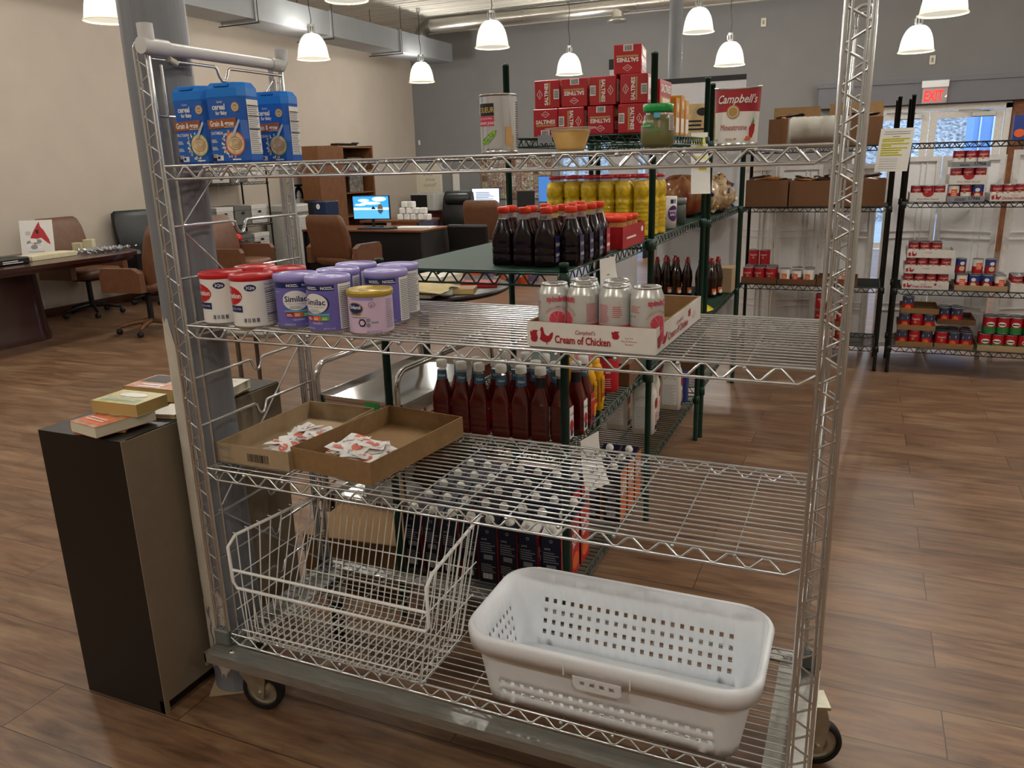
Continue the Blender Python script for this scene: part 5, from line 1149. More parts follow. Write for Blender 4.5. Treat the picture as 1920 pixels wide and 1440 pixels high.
# soup cans
m_lidd = mat('can lid steel', '#a9abae', rough=.3, metal=.9, var=.04)
def can_kind(name, bodyA, bodyB, deco, r=.033, h=.101, split=.55):
    def f():
        t = thing(name, '', 'food can')
        MB(m_lidd).lathe([(0, .001), (r - .001, 0), (r + .001, .002), (r - .0012, .005), (r - .0012, h - .005), (r + .001, h - .002), (r, h), (r - .003, h), (r - .004, h - .003), (0, h - .003)], n=20).build('can_body', t)
        b = MB(bodyB).lathe([(r - .0003, .005), (r - .0003, h * split)], n=20); b.m(bodyA).lathe([(r - .0003, h * split), (r - .0003, h - .005)], n=20); deco(Lab(b, cylmap(r - .0002), True)); b.build('label', t); return t
    return Place(f)
def deco_c(l): l.text("Campbell's", 0, .070, .018, m_fw, w=.055, shear=.3); l.ell(0, .055, .009, .009, m_gold, 3, 14); l.text('SOUP', 0, .02, .010, m_camp, w=.028)
def deco_v(l): l.poly([(-.022, .07), (.018, .076), (.02, .090), (-.02, .084)], m_fw); l.ell(0, .035, .02, .02, m_or, 2, 14)
def deco_b(l): l.ell(.0, .07, .014, .012, m_fw, 2, 14); l.ell(0, .035, .018, .016, m_cream, 2, 14)
def deco_g(l): l.ell(.0, .065, .025, .016, m_fw, 2, 14); l.rect(-.02, .06, .02, .068, m_black, 3)
def deco_o(l): l.rect(-.018, .03, .018, .075, m_or, 2); l.lines(-.014, .035, .014, .07, 3, m_fw)
m_cbl = mat('can blue', '#2a3f86', rough=.35); m_cgr = mat('can green', '#2c7a3c', rough=.35)
K_S = can_kind('soup_tin', m_camp, m_fw, deco_c); K_B = can_kind('soup_tin', m_cbl, m_camp, deco_b); K_W = can_kind('soup_tin', m_fw, m_red, deco_o, split=.5)
K_R = can_kind('food_tin', m_red, m_red, deco_c, .038, .112); K_V = can_kind('food_tin', mat('can slate', '#39405c', rough=.35), m_red, deco_v, .037, .111); K_G = can_kind('food_tin', m_red, m_cgr, deco_g, .038, .112, .4); K_O = can_kind('food_tin', m_fw, m_cgr, deco_o, .037, .111, .3)
m_tw = mat('tray white print', '#d5d2cd', rough=.6)
def tray(lb, x0, x1, z, h, d, m, pr=None, scallop=False, y=None):
    y = RY0 + .012 if y is None else y; w = x1 - x0
    t = thing('can_tray', lb, 'can tray', ((x0 + x1) / 2, y + d / 2, z), 0, 'cardboard can trays'); b = MB(m); open_tray(b, w, d, h, .003); b.build('tray_body', t)
    if pr: b = MB(); pr(Lab(b, front(-d / 2 - .0002)), w, h); b.build('print', t)
def pr_c(title):
    def f(l, w, h): s = min(1.1, w / .272); campfront(l, w, h, s * .98, title, title != '')
    return f
def pr_x(l, w, h): l.rect(-w / 2, 0, w / 2, h, m_grey, 1); l.text('17966', w * .22, h * .3, .03, m_ink, w=.07, bold=.02); l.lines(-w * .3, h * .2, w * .02, h * .7, 2, m_ink)
def pr_s(l, w, h): l.text("M'm! M'm! Good!", 0, h * .2, .016, m_ink, w=w * .6); l.ell(0, h + .002, .034, .03, m_camp, 2, 16, 180, 360)
def pr_d(l, w, h): l.ell(-w * .1, h / 2, .022, .02, m_camp, 2, 18)
def cans(kinds, x0, n, z, rows=2, pitch=.070, grp='', y=None, skip=()):
    y = RY0 + .012 if y is None else y
    for j in range(rows):
        for i in range(n):
            if (i, j) in skip: continue
            K = kinds[i % len(kinds)] if j == 0 else kinds[(i + j) % len(kinds)]
            K((x0 + pitch * (i + .5) + .002 * math.sin(i * 3 + j), y + .04 + j * pitch, z), .3 * math.sin(i * 5 + j * 2), 'food can %s, %s row, %s from left' % (grp, ['front', 'second', 'third', 'fourth'][j], ['first', 'second', 'third', 'fourth', 'fifth', 'sixth', 'seventh', 'eighth'][i]), 'cans ' + grp)
B2, B3, B4, BT = 1.178 + .0035, .592 + .0035, .186 + .0035, 1.558 + .0035
tray('white scalloped soup tray, bottom left on the second black shelf', 1.805, 2.022, B2, .058, .29, m_tw, pr_s); cans([K_S], 1.808, 3, B2 + .003, 2, .070, 'in the scalloped tray bottom left')
tray('grey printed soup tray marked 17966, bottom of the stack on the second shelf', 2.028, 2.245, B2, .034, .29, m_tw, pr_x); cans([K_W, K_S, K_B], 2.031, 3, B2 + .003, 2, .070, 'in the lower tray marked 17966')
tray('white scalloped soup tray in the middle of the stack of three', 2.030, 2.25, B2 + .108, .058, .29, m_tw, pr_s); cans([K_S], 2.034, 3, B2 + .111, 2, .070, 'in the middle tray of the stack')
tray('grey printed soup tray marked 17966, topmost of its stack', 2.035, 2.255, B2 + .218, .034, .29, m_tw, pr_x); cans([K_S], 2.039, 3, B2 + .221, 2, .070, 'in the topmost tray of the stack')
tray('soup tray reading Chicken Noodle at the right edge of the second shelf', 2.275, 2.62, B2, .05, .29, m_tw, pr_c('Chicken Noodle')); cans([K_S], 2.278, 5, B2 + .003, 2, .069, 'in the Chicken Noodle tray', skip=((2, 0),))
for i, (lb, tt, k) in enumerate((('Cream of Chicken soup tray, lowest of the stack on the third shelf', 'Cream of Chicken', ''), ('white soup tray with hen print, middle of the third shelf stack', '', ''), ('white soup tray with hen print, top of the third shelf stack', '', ''))):
    x = 1.815 + .006 * i; z = B3 + .107 * i; tray(lb, x, x + .285, z, .054, .28, m_tw, pr_c(tt)); cans([K_S], x + .003, 4 if i < 2 else 3, z + .003, 2, .0695, 'in the %s tray of the third shelf stack' % ['lowest', 'middle', 'top'][i])
tray('brown can tray with mixed blue and red cans, middle of the third shelf', 2.135, 2.445, B3, .035, .29, m_kraftl); cans([K_W, K_B, K_B, K_W], 2.14, 4, B3 + .003, 3, .0745, 'in the mixed tray on the third shelf')
for i, (x, K) in enumerate(((2.165, K_B), (2.265, K_W), (2.34, K_B))): K((x, RY0 + .10, B3 + .105), .2, 'can standing alone on top of the mixed tray, %s' % ['left', 'middle', 'right'][i], 'cans on top of the mixed tray')
tray('white tray with a red dot at the right edge of the third shelf', 2.46, 2.74, B3, .055, .29, m_tw, pr_d); cans([K_S], 2.463, 4, B3 + .003, 3, .069, 'in the red dot tray')
for i, x in enumerate((1.81, 1.815, 1.825)):
    z = B4 + .118 * i; tray('brown tray of mixed tins on the lowest shelf left, %s of three' % ['lowest', 'middle', 'topmost'][i], x, x + .235, z, .036, .30, m_kraft)
    cans([K_V, K_R, K_V], x + .003, 3 if i < 2 else 1, z + .003, 2 if i < 2 else 1, .0765, 'in the %s brown tray, lowest shelf left' % ['lowest', 'middle', 'topmost'][i])
for i, x in enumerate((2.055, 2.06)):
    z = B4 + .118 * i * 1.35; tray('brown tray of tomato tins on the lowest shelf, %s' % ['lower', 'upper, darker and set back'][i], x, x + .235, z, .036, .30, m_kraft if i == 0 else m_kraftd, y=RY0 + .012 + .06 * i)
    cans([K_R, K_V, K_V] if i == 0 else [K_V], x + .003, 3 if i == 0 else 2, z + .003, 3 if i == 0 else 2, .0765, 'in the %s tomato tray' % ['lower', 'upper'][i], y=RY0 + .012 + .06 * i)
tray('brown tray of red and green tins at the right edge of the lowest shelf', 2.315, 2.70, B4, .04, .30, m_kraftl); cans([K_G], 2.32, 5, B4 + .003, 2, .0765, 'in the red and green tray'); cans([K_G], 2.34, 4, B4 + .118, 2, .0765, 'stacked on the red and green tray', y=RY0 + .02)
t = thing('snack_carton', 'blue and orange soup box standing on the black top shelf at the right edge', 'box', (2.42, RY0 + .12, BT)); MB(m_cbl).bx(-.055, -.03, 0, .055, .03, .15, .001).build('carton', t); b = MB(); l = Lab(b, front(-.0302)); l.ell(-.02, .04, .03, .025, m_or); l.ell(.02, .12, .018, .014, m_fw); b.build('label', t)
# cans on the left black unit
B5 = RZ[2] + .0035
tray('brown tray of red tins at the left end of the third black shelf', .735, .985, B5, .045, .30, m_kraftd); cans([K_R], .738, 3, B5 + .003, 3, .080, 'in the red tin tray, third shelf left')
cans([K_R], .755, 2, B5 + .117, 1, .08, 'stacked behind in the red tin tray', y=RY0 + .17)
tray('low brown tray of orange labelled tins on the third black shelf', .992, 1.255, B5, .04, .30, m_kraftd); cans([K_O, K_W, K_O], .995, 3, B5 + .003, 2, .083, 'in the orange tin tray')
tray('mostly empty brown tray behind the silver post on the third black shelf', 1.262, 1.53, B5, .05, .30, m_kraftd); cans([K_O], 1.40, 1, B5 + .003, 1, .08, 'alone in the mostly empty tray')
B6 = RZ[3] + .0035
for i in range(2):
    tray('brown tray of small tins low behind the silver post, %s' % ['lower', 'upper'][i], 1.26, 1.50, B6 + .125 * i, .04, .30, m_kraftd); cans([K_R, K_W], 1.263, 3, B6 + .003 + .125 * i, 1, .077, 'low behind the silver post, %s tray' % ['lower', 'upper'][i])
K_R((1.30, RY0 + .06, B6 + .243), 0, 'dark red tin standing on the upper low tray, left', 'tins on the low trays'); K_W((1.46, RY0 + .06, B6 + .243), 0, 'white tin standing on the upper low tray, right', 'tins on the low trays')
# ================================================================== cabinet with paperbacks beside the column
t = thing('low_cabinet', 'knee high dark brown cabinet with taupe side, left of the grey column', 'cabinet', (-.512, -.084, 0))
W, D, H = .315, .625, .832
m_cdark = mat('espresso laminate', '#130d0a', rough=.4, var=.1); m_ctaupe = mat('taupe laminate', '#837562', rough=.55, var=.04)
MB(m_cdark).bx(0, 0, 0, W - .004, .016, H).bx(0, .016, H - .016, W - .004, D, H).bx(0, .016, .03, .01, D, H - .016).bx(0, .02, .0, W - .016, D - .02, .03).build('dark_case', t)
MB(m_ctaupe).bx(W - .018, .016, .035, W, D, H - .003).build('side_panel', t); MB(m_ctaupe).bx(W - .02, .0, 0, W - .001, .016, .04).bx(W - .003, 0, .04, W, .016, H).build('edge_band', t)
MB(m_ctaupe).bx(.011, D - .008, .035, W - .018, D, H - .018).build('back_panel', t)
m_page = mat('book pages', '#b99c62', rough=.8, var=.05, nscale=200, stretch=(1, 1, 12)); m_pagew = mat('white pages', '#d8d0bc', rough=.8, var=.05, nscale=200, stretch=(1, 1, 12))
def book(lb, x, y, z, w, d, h, rz, cov, pages=None, deco=None, tilt=0, grp=None, cat='book'):
    t = thing('paperback_book', lb, cat, (x, y, z), rz, grp)
    if tilt: t.rotation_euler.x = tilt
    MB(pages or m_page).bx(-w / 2 + .001, -d / 2 + .001, .001, w / 2 - .001, d / 2 - .001, h - .001).build('pages', t)
    b = MB(cov).bx(-w / 2, -d / 2, 0, w / 2, d / 2, .0012).bx(-w / 2, -d / 2, h - .0012, w / 2, d / 2, h).bx(-w / 2, -d / 2, 0, -w / 2 + .0012, d / 2, h)
    l = Lab(b, top(h))
    if deco: deco(l, w, d)
    b.build('cover', t)
def dk(a, c):
    def f(l, w, d): l.rect(-w * .4, -d * .40, w * .4, -d * .1, a); l.ell(0, d * .15, w * .3, d * .16, c, 3, 16); l.lines(-w * .35, -d * .3, w * .35, -d * .15, 2, m_fw, k=4, rag=.1)
    return f
m_yel = mat('cover yellow', '#bfae4c', rough=.4, var=.15, nscale=40, col2='#c9c49a'); m_cred = mat('cover red', '#a2382c', rough=.4, var=.3, nscale=40, col2='#c79a68'); m_cgr2 = mat('cover grey green', '#9aa878', rough=.4); m_cwh = mat('cover white', '#dcd6c8', rough=.4)
zc = H + .001
book('thin orange booklet under the front paperback on the cabinet', -.345, .015, zc, .13, .16, .006, .5, m_cred)
book('thick red covered paperback at the front corner of the cabinet', -.310, -.004, zc + .0065, .122, .175, .030, -.17, m_cred, m_pagew, dk(m_or, m_yel))
book('thick yellow covered paperback resting across the red one', -.312, .058, zc + .037, .165, .112, .034, .03, m_yel, m_page, dk(m_cgr2, m_fw))
book('thin paperback flat under the magazine pile by the column', -.262, .155, zc, .08, .10, .012, .2, m_cwh)
book('thick paperback with black and red cover left of the column', -.440, .300, zc, .19, .14, .040, .05, m_cred, m_page, lambda l, w, d: (l.rect(-w * .45, -d * .1, w * .1, d * .45, m_black), l.lines(-.05, -.06, .05, -.02, 2, m_fw)))
book('white hardback with a red mark right of the column', -.262, .325, zc + .012, .150, .16, .026, .20, m_cwh, m_pagew, lambda l, w, d: (l.ell(-.02, -.03, .018, .018, m_red, 2, 20, inner=.7), l.lines(-.05, .02, .05, .07, 4, m_pink)))
book('thin yellow edged paperback under the white hardback', -.268, .345, zc, .12, .15, .011, .1, m_yel)
# round pedestal and folding tables behind the rack
t = thing('round_table', 'dark round table covered with books, behind the chrome rack', 'table', (-1.13, 3.12, 0))
MB(mat('dark table top', '#1a1412', rough=.3)).lathe([(0, .70), (.56, .70), (.585, .712), (.585, .728), (.57, .735), (0, .735)], n=48).build('tabletop', t); MB(m_black).cyl((0, 0, .03), .035, .68).lathe([(0, .04), (.27, .02), (.28, 0), (0, 0)]).build('pedestal', t)
zt = .7355
bk = [(-.92, 2.78, .17, .24, .02, .2, m_cwh, 'cream papers at the near edge'), (-1.38, 2.95, .2, .26, .035, .5, m_cream, 'beige cloth covered book at the near left'), (-1.05, 3.18, .24, .30, .04, 1.2, m_cwh, 'wide cream book in the middle'), (-1.30, 3.22, .18, .25, .03, .1, m_cred, 'red brown book at the left'),
      (-1.05, 3.19, .22, .27, .03, 1.35, m_cwh, 'cream book on the wide one'), (-.75, 3.23, .16, .24, .025, 1.9, m_red, 'magenta red book at the right'), (-1.20, 3.46, .18, .24, .03, .3, mat('cover tan', '#a98a5c', rough=.5), 'tan book at the back'), (-.72, 2.95, .13, .16, .03, .3, m_kraftl, 'small tan picture frame like book at the right edge')]
zz = {4: .04}
for i, (x, y, w, d, h, rz, m_, n_) in enumerate(bk): book('%s of the round table' % n_, x, y, zt + zz.get(i, 0), w, d, h, rz, m_, m_page if i % 2 else m_pagew, None, 0, 'books on the round table')
b = MB(mat('cream cloth', '#c9b98e', rough=.9, var=.08, nscale=20))
def cloth(u, v): return (.24 * (u - .5) * 2 + .02 * math.sin(7 * v), .15 * (v - .5) * 2 + .02 * math.sin(5 * u), .05 * math.exp(-((u - .6) * 3) ** 2 - ((v - .5) * 2.2) ** 2) + .010 * math.sin(13 * u) * math.sin(11 * v) + .017)
b.grid(cloth, 26, 18); b.grid(lambda u, v: tuple(Vector(cloth(1 - u, v)) - Vector((0, 0, .006))), 26, 18); tag(b.build('crumpled_cloth', None, (-.97, 2.76, zt + .02), .1, fix=False), 'crumpled cream cloth bag at the near edge of the round table', 'cloth')
t = thing('side_table', 'small grey table with tubular legs behind the formula cans', 'table', (-1.72, 2.18, 0)); m_gt = mat('taupe tube', '#6d655c', rough=.4, metal=.4)
MB(mat('grey top', '#7b746a', rough=.4)).bx(-.28, -.22, .60, .28, .22, .625, .006).build('tabletop', t)
for x, y in ((-.17, -.16), (-.02, -.16), (-.17, .16), (.22, .16)): MB(m_gt).tube([(x, y, 0), (x, y, .6)], .0135, 12).build('leg', t)
# stainless utility cart
m_ss = mat('polished stainless', '#c6c6c4', rough=.10, metal=1.0, var=.03, nscale=3)
t = thing('utility_cart', 'polished stainless steel cart with tube handle between the chrome rack and green shelf', 'cart', (-.225, 1.42, 0), -.06)
W, D = .42, .74
for z, h in ((.60, .055), (.16, .055)):
    b = MB(m_ss).bx(-W / 2, -D / 2, z, W / 2, D / 2, z + .004)
    for x0, y0, x1, y1 in ((-W / 2, -D / 2, W / 2, -D / 2 + .004), (-W / 2, D / 2 - .004, W / 2, D / 2), (-W / 2, -D / 2 + .004, -W / 2 + .004, D / 2 - .004), (W / 2 - .004, -D / 2 + .004, W / 2, D / 2 - .004)): b.bx(x0, y0, z - h + .02, x1, y1, z + .02)
    b.build('tray_shelf', t)
for s in (-1, 1):
    MB(m_ss).tube([(s * (W / 2 - .015), -D / 2 - .012, .11), (s * (W / 2 - .015), -D / 2 - .012, .68)] + [(s * (W / 2 - .015), -D / 2 - .012 - .05 * math.sin(a * PI / 8) * (1 if 0 else 0) + .06 * (1 - math.cos(a * PI / 8)), .68 + .07 * math.sin(a * PI / 8)) for a in range(1, 5)] + [(s * (W / 2 - .015), D / 2 - .05, .75), (s * (W / 2 - .015), D / 2 - .0, .70), (s * (W / 2 - .015), D / 2 + .012, .62), (s * (W / 2 - .015), D / 2 + .012, .11)], .0125, 14).build('side_tube', t)
MB(m_ss).tube([(-W / 2 + .015, D / 2 - .05, .755), (W / 2 - .015, D / 2 - .05, .755)], .0125, 14).build('handle', t)
for x in (-W / 2 + .03, W / 2 - .03):
    for y in (-D / 2 + .01, D / 2 - .01):
        c = MB(m_ss).bx(x - .018, y - .018, .06, x + .018, y + .018, .115, .004).build('caster', t); MB(m_rubber).lathe([(.0, -.012), (.03, -.014), (.04, -.006), (.04, .006), (.03, .014), (0, .012)], (x, y, .041), 24, True, 'y').build('wheel', c)
MB(mat('green sticker', '#2f9a50', rough=.4)).bx(.03, -D / 2 - .0012, .572, .10, -D / 2 - .0004, .612).build('sticker', t)
t = thing('carrier_bag', 'white plastic bag with dark red print on the lower shelf of the steel cart', 'bag', (-.30, 1.30, .165)); b = MB(m_fw); b.loft([rrect(.16, .2, .05, 0, 4), rrect(.2, .24, .06, .05, 4), rrect(.18, .22, .06, .16, 4), rrect(.1, .14, .03, .20, 4)]); b.build('bag', t); b = MB(); l = Lab(b, front(-.121)); l.lines(-.07, .06, .07, .13, 3, m_camp); b.build('print', t)
t = tag(MB(m_kraftd).bx(-.1, -.14, 0, .1, .14, .13, .002).build('cardboard_box', None, (-.20, 1.57, .165), .0), 'brown cardboard box on the lower shelf of the steel cart', 'box')
t = tag(MB(mat('clear salad box', '#cfd2d0', rough=.1, alpha=.6)).bx(-.07, -.06, 0, .07, .06, .07, .01).build('plastic_box', None, (-.12, 1.12, .165)), 'clear plastic clamshell at the front of the lower cart shelf', 'plastic box')
# small black hand truck wheels and carton behind the wire basket
t = tag(MB(m_kraft).bx(-.20, -.14, 0, .20, .14, .20, .002).build('cardboard_box', None, (-.1, .84, .001), .1), 'large brown carton on the floor behind the wire basket', 'box')

# ================================================================== office corner
def office_chair(lb, loc, rz, mleather, backh=1.05, w=.56, arms=True, base='wood', tall=False, group=None):
    t = thing('office_chair', lb, 'office chair', loc, rz, group)      # faces -Y
    MB(mleather).loft([rrect(w - .10, .40, .10, .42, 5), rrect(w - .02, .50, .12, .445, 5), rrect(w, .52, .12, .48, 5), rrect(w - .03, .48, .12, .515, 5), rrect(w - .14, .34, .10, .525, 5)]).build('seat', t)
    def bk(k, z, y, w_, d_): return [(p[0], p[1] + y, z + .0 * k) for p in rrect(w_, d_, min(w_, d_) * .46, 0, 5)]
    MB(mleather).loft([bk(0, .50, .21, w - .08, .06), bk(0, .56, .225, w - .02, .10), bk(0, .75, .25, w, .10), bk(0, backh - .12, .29, w - .02, .09), bk(0, backh - .03, .315, w - .06, .07), bk(0, backh, .32, w - .14, .03)]).build('backrest', t)
    if tall: MB(mleather).loft([bk(0, backh - .22, .23, w - .18, .04), bk(0, backh - .18, .225, w - .12, .09), bk(0, backh - .08, .235, w - .12, .09), bk(0, backh - .04, .26, w - .18, .04)]).build('headrest', t)
    if arms:
        for s in (-1, 1): MB(mleather).prism([(-.20, .44), (-.20, .62), (-.17, .665), (.16, .665), (.24, .62), (.24, .44)], s * (w / 2 + .055) - .035, s * (w / 2 + .055) + .035, 'yz').build('armrest', t)
    MB(m_black).cyl((0, 0, .10), .028, .32).box((0, 0, .405), (.22, .26, .04), .01).build('gas_column', t)
    mb_ = m_wood if base == 'wood' else m_black
    for k in range(5):
        a = k * 2 * PI / 5 + .3; ca, sa = math.cos(a), math.sin(a); l_ = MB(mb_).tube([(.02 * ca, .02 * sa, .115), (.15 * ca, .15 * sa, .105), (.29 * ca, .29 * sa, .075)], [.026, .022, .017], 8).build('leg', t)
        MB(m_rubber).lathe([(0, -.02), (.022, -.022), (.028, -.012), (.028, .012), (.022, .022), (0, .02)], (.30 * ca, .30 * sa, .029), 16, True, 'y').build('caster', l_)
    return t
g = 'tan leather swivel chairs'
office_chair('tan leather swivel chair with wooden base, between conference table and column', (-4.82, 4.18, 0), -PI / 2 + .15, m_leather, 1.06, .56, group=g)
office_chair('tan leather chair by the wall behind the bird print', (-6.30, 4.72, 0), PI / 2 + .1, m_leather, 1.07, .62, base='black', group=g)
office_chair('black leather swivel chair against the beige wall beside the tan chairs', (-6.25, 5.62, 0), PI / 2 - .1, m_bleather, 1.09, .56, base='black')
office_chair('tan leather chair right of the column, facing right, seat in view', (-5.05, 5.82, 0), PI / 2 + .15, m_leather, 1.02, .52, base='black', group=g)
office_chair('tan leather executive chair seen from behind, drawn up to the monitor desk', (-4.05, 6.42, 0), PI - .12, m_leather, 1.0, .60, base='black', group=g)
office_chair('tan leather chair seen from behind, right of the black executive chair', (-3.22, 8.75, 0), PI, m_leather, 1.04, .58, base='black', group=g)
office_chair('tall black executive chair with headrest facing the camera', (-4.58, 10.2, 0), .1, m_bleather, 1.10, .56, base='black', tall=True)
# low black side chair beside the desk
t = thing('side_chair', 'low black leather side chair with its back to the camera, at the desk end', 'chair', (-3.05, 7.9, 0), PI)
MB(m_bleather).box((0, .0, .44), (.52, .48, .08), .03, 2).build('seat', t); MB(m_bleather).at(T(0, .22, .60, 0, -.15)).box((0, 0, 0), (.56, .07, .36), .025, 2).build('backrest', t)
for s in (-1, 1): MB(m_black).tube([(s * .27, -.22, 0), (s * .27, -.22, .58), (s * .27, .22, .60), (s * .27, .24, 0)], .014, 8).build('leg_frame', t)
# conference table
t = thing('conference_table', 'long dark mahogany conference table with rounded end at the left edge', 'table', (-5.75, 2.6, 0))
out = []
for k in range(25): a = -PI / 2 + PI * k / 24; out.append((.62 * math.sin(a) , 1.55 + .58 * math.cos(a)))
out = [(-.62, -2.6)] + out + [(.62, -2.6)]
b = MB(m_mahog).prism(out, .715, .752, 'xy'); b.build('tabletop', t)
b = MB(m_mahog).prism([(x * .94, y * .985) for x, y in out], .68, .7145, 'xy'); b.build('apron', t)
for yy in (.72, -1.6):
    b = MB(m_mahog); b.loft([[(p[0] * 1, p[1] + yy, z) for p in rrect(.42 * k, .78 * k, .2 * k, 0, 8)] for z, k in ((.0, 1.04), (.06, 1.03), (.08, 1.0), (.68, .92))], True); b.build('pedestal', t)
zt = .7525
t = thing('art_print', 'board print of a red bird and white flowers leaning at the table edge', 'print', (-6.00, 3.98, zt), PI / 2 - .95 + .9)
t.rotation_euler = (-.22, 0, .62)
MB(m_paper).bx(-.15, -.004, 0, .15, .004, .345).build('board', t)
b = MB(); l = Lab(b, front(-.0042)); l.poly([(-.06, .17), (-.02, .25), (.01, .30), (.03, .33), (.04, .28), (.07, .24), (.11, .15), (.12, .10), (.09, .12), (.04, .17), (0, .16)], m_red); l.poly([(-.01, .25), (.02, .25), (.02, .21), (-.005, .215)], m_black, 3)
for k in range(7): a = k * .9; l.ell(-.02 + .05 * math.cos(a), .11 + .03 * math.sin(a), .032, .022, m_grey if k % 2 else m_fw, 3 + k % 3, 14)
l.ell(-.02, .115, .012, .012, m_gold, 7); l.rect(-.09, .03, .06, .036, m_grey); l.lines(-.1, .20, -.05, .24, 3, m_grey); b.build('print', t)
tag(MB(mat('cream carton', '#d3c9a8', rough=.7)).bx(-.11, -.26, 0, .11, .26, .045, .003).build('flat_box', None, (-5.62, 3.78, zt), .1), 'flat cream cardboard box on the conference table before the bird print', 'box')
t = thing('black_case', 'black flat case at the left end of the conference table', 'case', (-5.50, 3.28, zt)); MB(m_black).bx(-.12, -.16, 0, .12, .16, .06, .01).build('case', t); b = MB(); Lab(b, right(.1205)).lines(-.1, .015, .1, .045, 2, m_fw); b.build('label', t)
rn = random.Random(3); b = MB(mat('silver wrapped sweets', '#a9abb2', rough=.25, metal=.5, var=.4, nscale=80))
for i in range(150): b.box((rn.gauss(0, .10), rn.gauss(0, .14), .008 + .012 * rn.random()), (.03, .018, .012), .003, 1, Euler((rn.random(), rn.random(), rn.random() * 6)).to_matrix().to_4x4())
tag(b.build('wrapped_sweets', None, (-5.60, 4.42, zt + .010)), 'spread of silver wrapped sweets on the conference table', 'sweets', kind='stuff')
for i, (x, y, n_) in enumerate(((-5.85, 4.82, 'left'), (-5.76, 4.88, 'right'))):
    t = tag(MB(mat('card cream', '#c9bf9a', rough=.6)).bx(-.05, -.03, 0, .05, .03, .09 + .03 * i, .003).build('small_box', None, (x, y - .5, zt), .3), 'small cream box near the far end of the conference table, %s' % n_, 'box', 'small cream boxes')
# dark little table with red bag by chair
t = thing('side_table', 'small dark wooden table between the column and the tan chair', 'table', (-5.75, 6.38, 0)); MB(m_mahog).bx(-.27, -.22, .60, .30, .22, .64, .004).build('tabletop', t); MB(m_mahog).bx(-.25, -.2, 0, -.22, .2, .6).build('leg_panel', t); MB(m_mahog).bx(.22, -.2, 0, .25, .2, .6).build('leg_panel', t)
bag('red_bag', 'crumpled red plastic bag on the small dark table', (-5.66, 6.32, .641), .26, .2, .12, mat('red film', '#c8201c', rough=.3), 0, 21)
# file box shelving on the left wall
wire_rack('black_file_rack', 'black wire rack of grey and white file boxes against the beige wall', -6.62, -6.16, 6.30, 7.68, 1.53, (1.36, .80, .42, .12), m_blackwire, (), None, step=.05)
m_fg = mat('file box grey', '#5c5b57', rough=.6); m_fs = mat('file box pale', '#c0bcb6', rough=.6)
fb = 0
for z, n_, lvl in ((1.364, 4, 'top'), (.804, 4, 'middle'), (.424, 4, 'lower')):
    for k in range(n_):
        t = thing('file_box', '%s file box with handle slot, %s shelf of the black rack, %s from left' % ('grey' if k % 2 == 0 else 'striped white', lvl, ['first', 'second', 'third', 'fourth'][k]), 'file box', (-6.39, 6.50 + k * .33, z), 0, 'file boxes')
        hh = .24 if z < 1.3 else .12; b = MB(m_fg if k % 2 == 0 else m_fs).bx(-.20, -.15, 0, .20, .15, hh, .004); b.build('box_body', t)
        MB(m_fg if k % 2 == 0 else m_fs).bx(-.205, -.155, hh - .05, .205, .155, hh + .006, .004).build('lid', t)
        b = MB(); l = Lab(b, right(.2055)); l.ell(0, hh - .085 if hh > .2 else .05, .035, .018, m_black, 2, 16)
        if k % 2: [l.rect(-.14, .02 + i * .03, .14, .026 + i * .03, m_grey, 1) for i in range(int(hh / .03) - 2)]
        b.build('handle_slot', t)
# copier
t = thing('copier', 'pale grey office copier against the beige wall beyond the file boxes', 'copier', (-6.22, 8.28, 0)); m_cop = mat('copier grey', '#b3b1ac', rough=.5)
MB(m_cop).bx(-.3, -.28, .0, .3, .28, .86, .01).build('body', t); MB(m_cop).bx(-.28, -.27, .90, .28, .27, 1.02, .02).build('scanner_lid', t); MB(m_cop).bx(-.26, -.24, .86, .22, .1, .90).build('neck', t)
for z in (.15, .35, .55): MB(m_cop).bx(.3, -.25, z, .308, .25, z + .17, .002).build('paper_drawer', t)
MB(m_black).bx(.1, .12, .93, .32, .3, 1.06, .01).build('control_panel', t)
t = thing('framed_portrait', 'black framed line portrait hanging on the wall by the copier', 'picture', (XL + .03, 9.0, 1.10)); MB(m_black).bx(-.02, -.16, -.16, .0, .16, .18).build('frame', t); MB(m_paper).bx(0, -.13, -.13, .004, .13, .15).build('picture', t); b = MB(); l = Lab(b, right(.0042)); l.ell(0, .0, .11, .16, m_black, 2, 20, -20, 200, .55); l.ell(-.03, -.02, .02, .006, m_black); l.ell(.04, -.02, .02, .006, m_black); b.build('drawing', t)
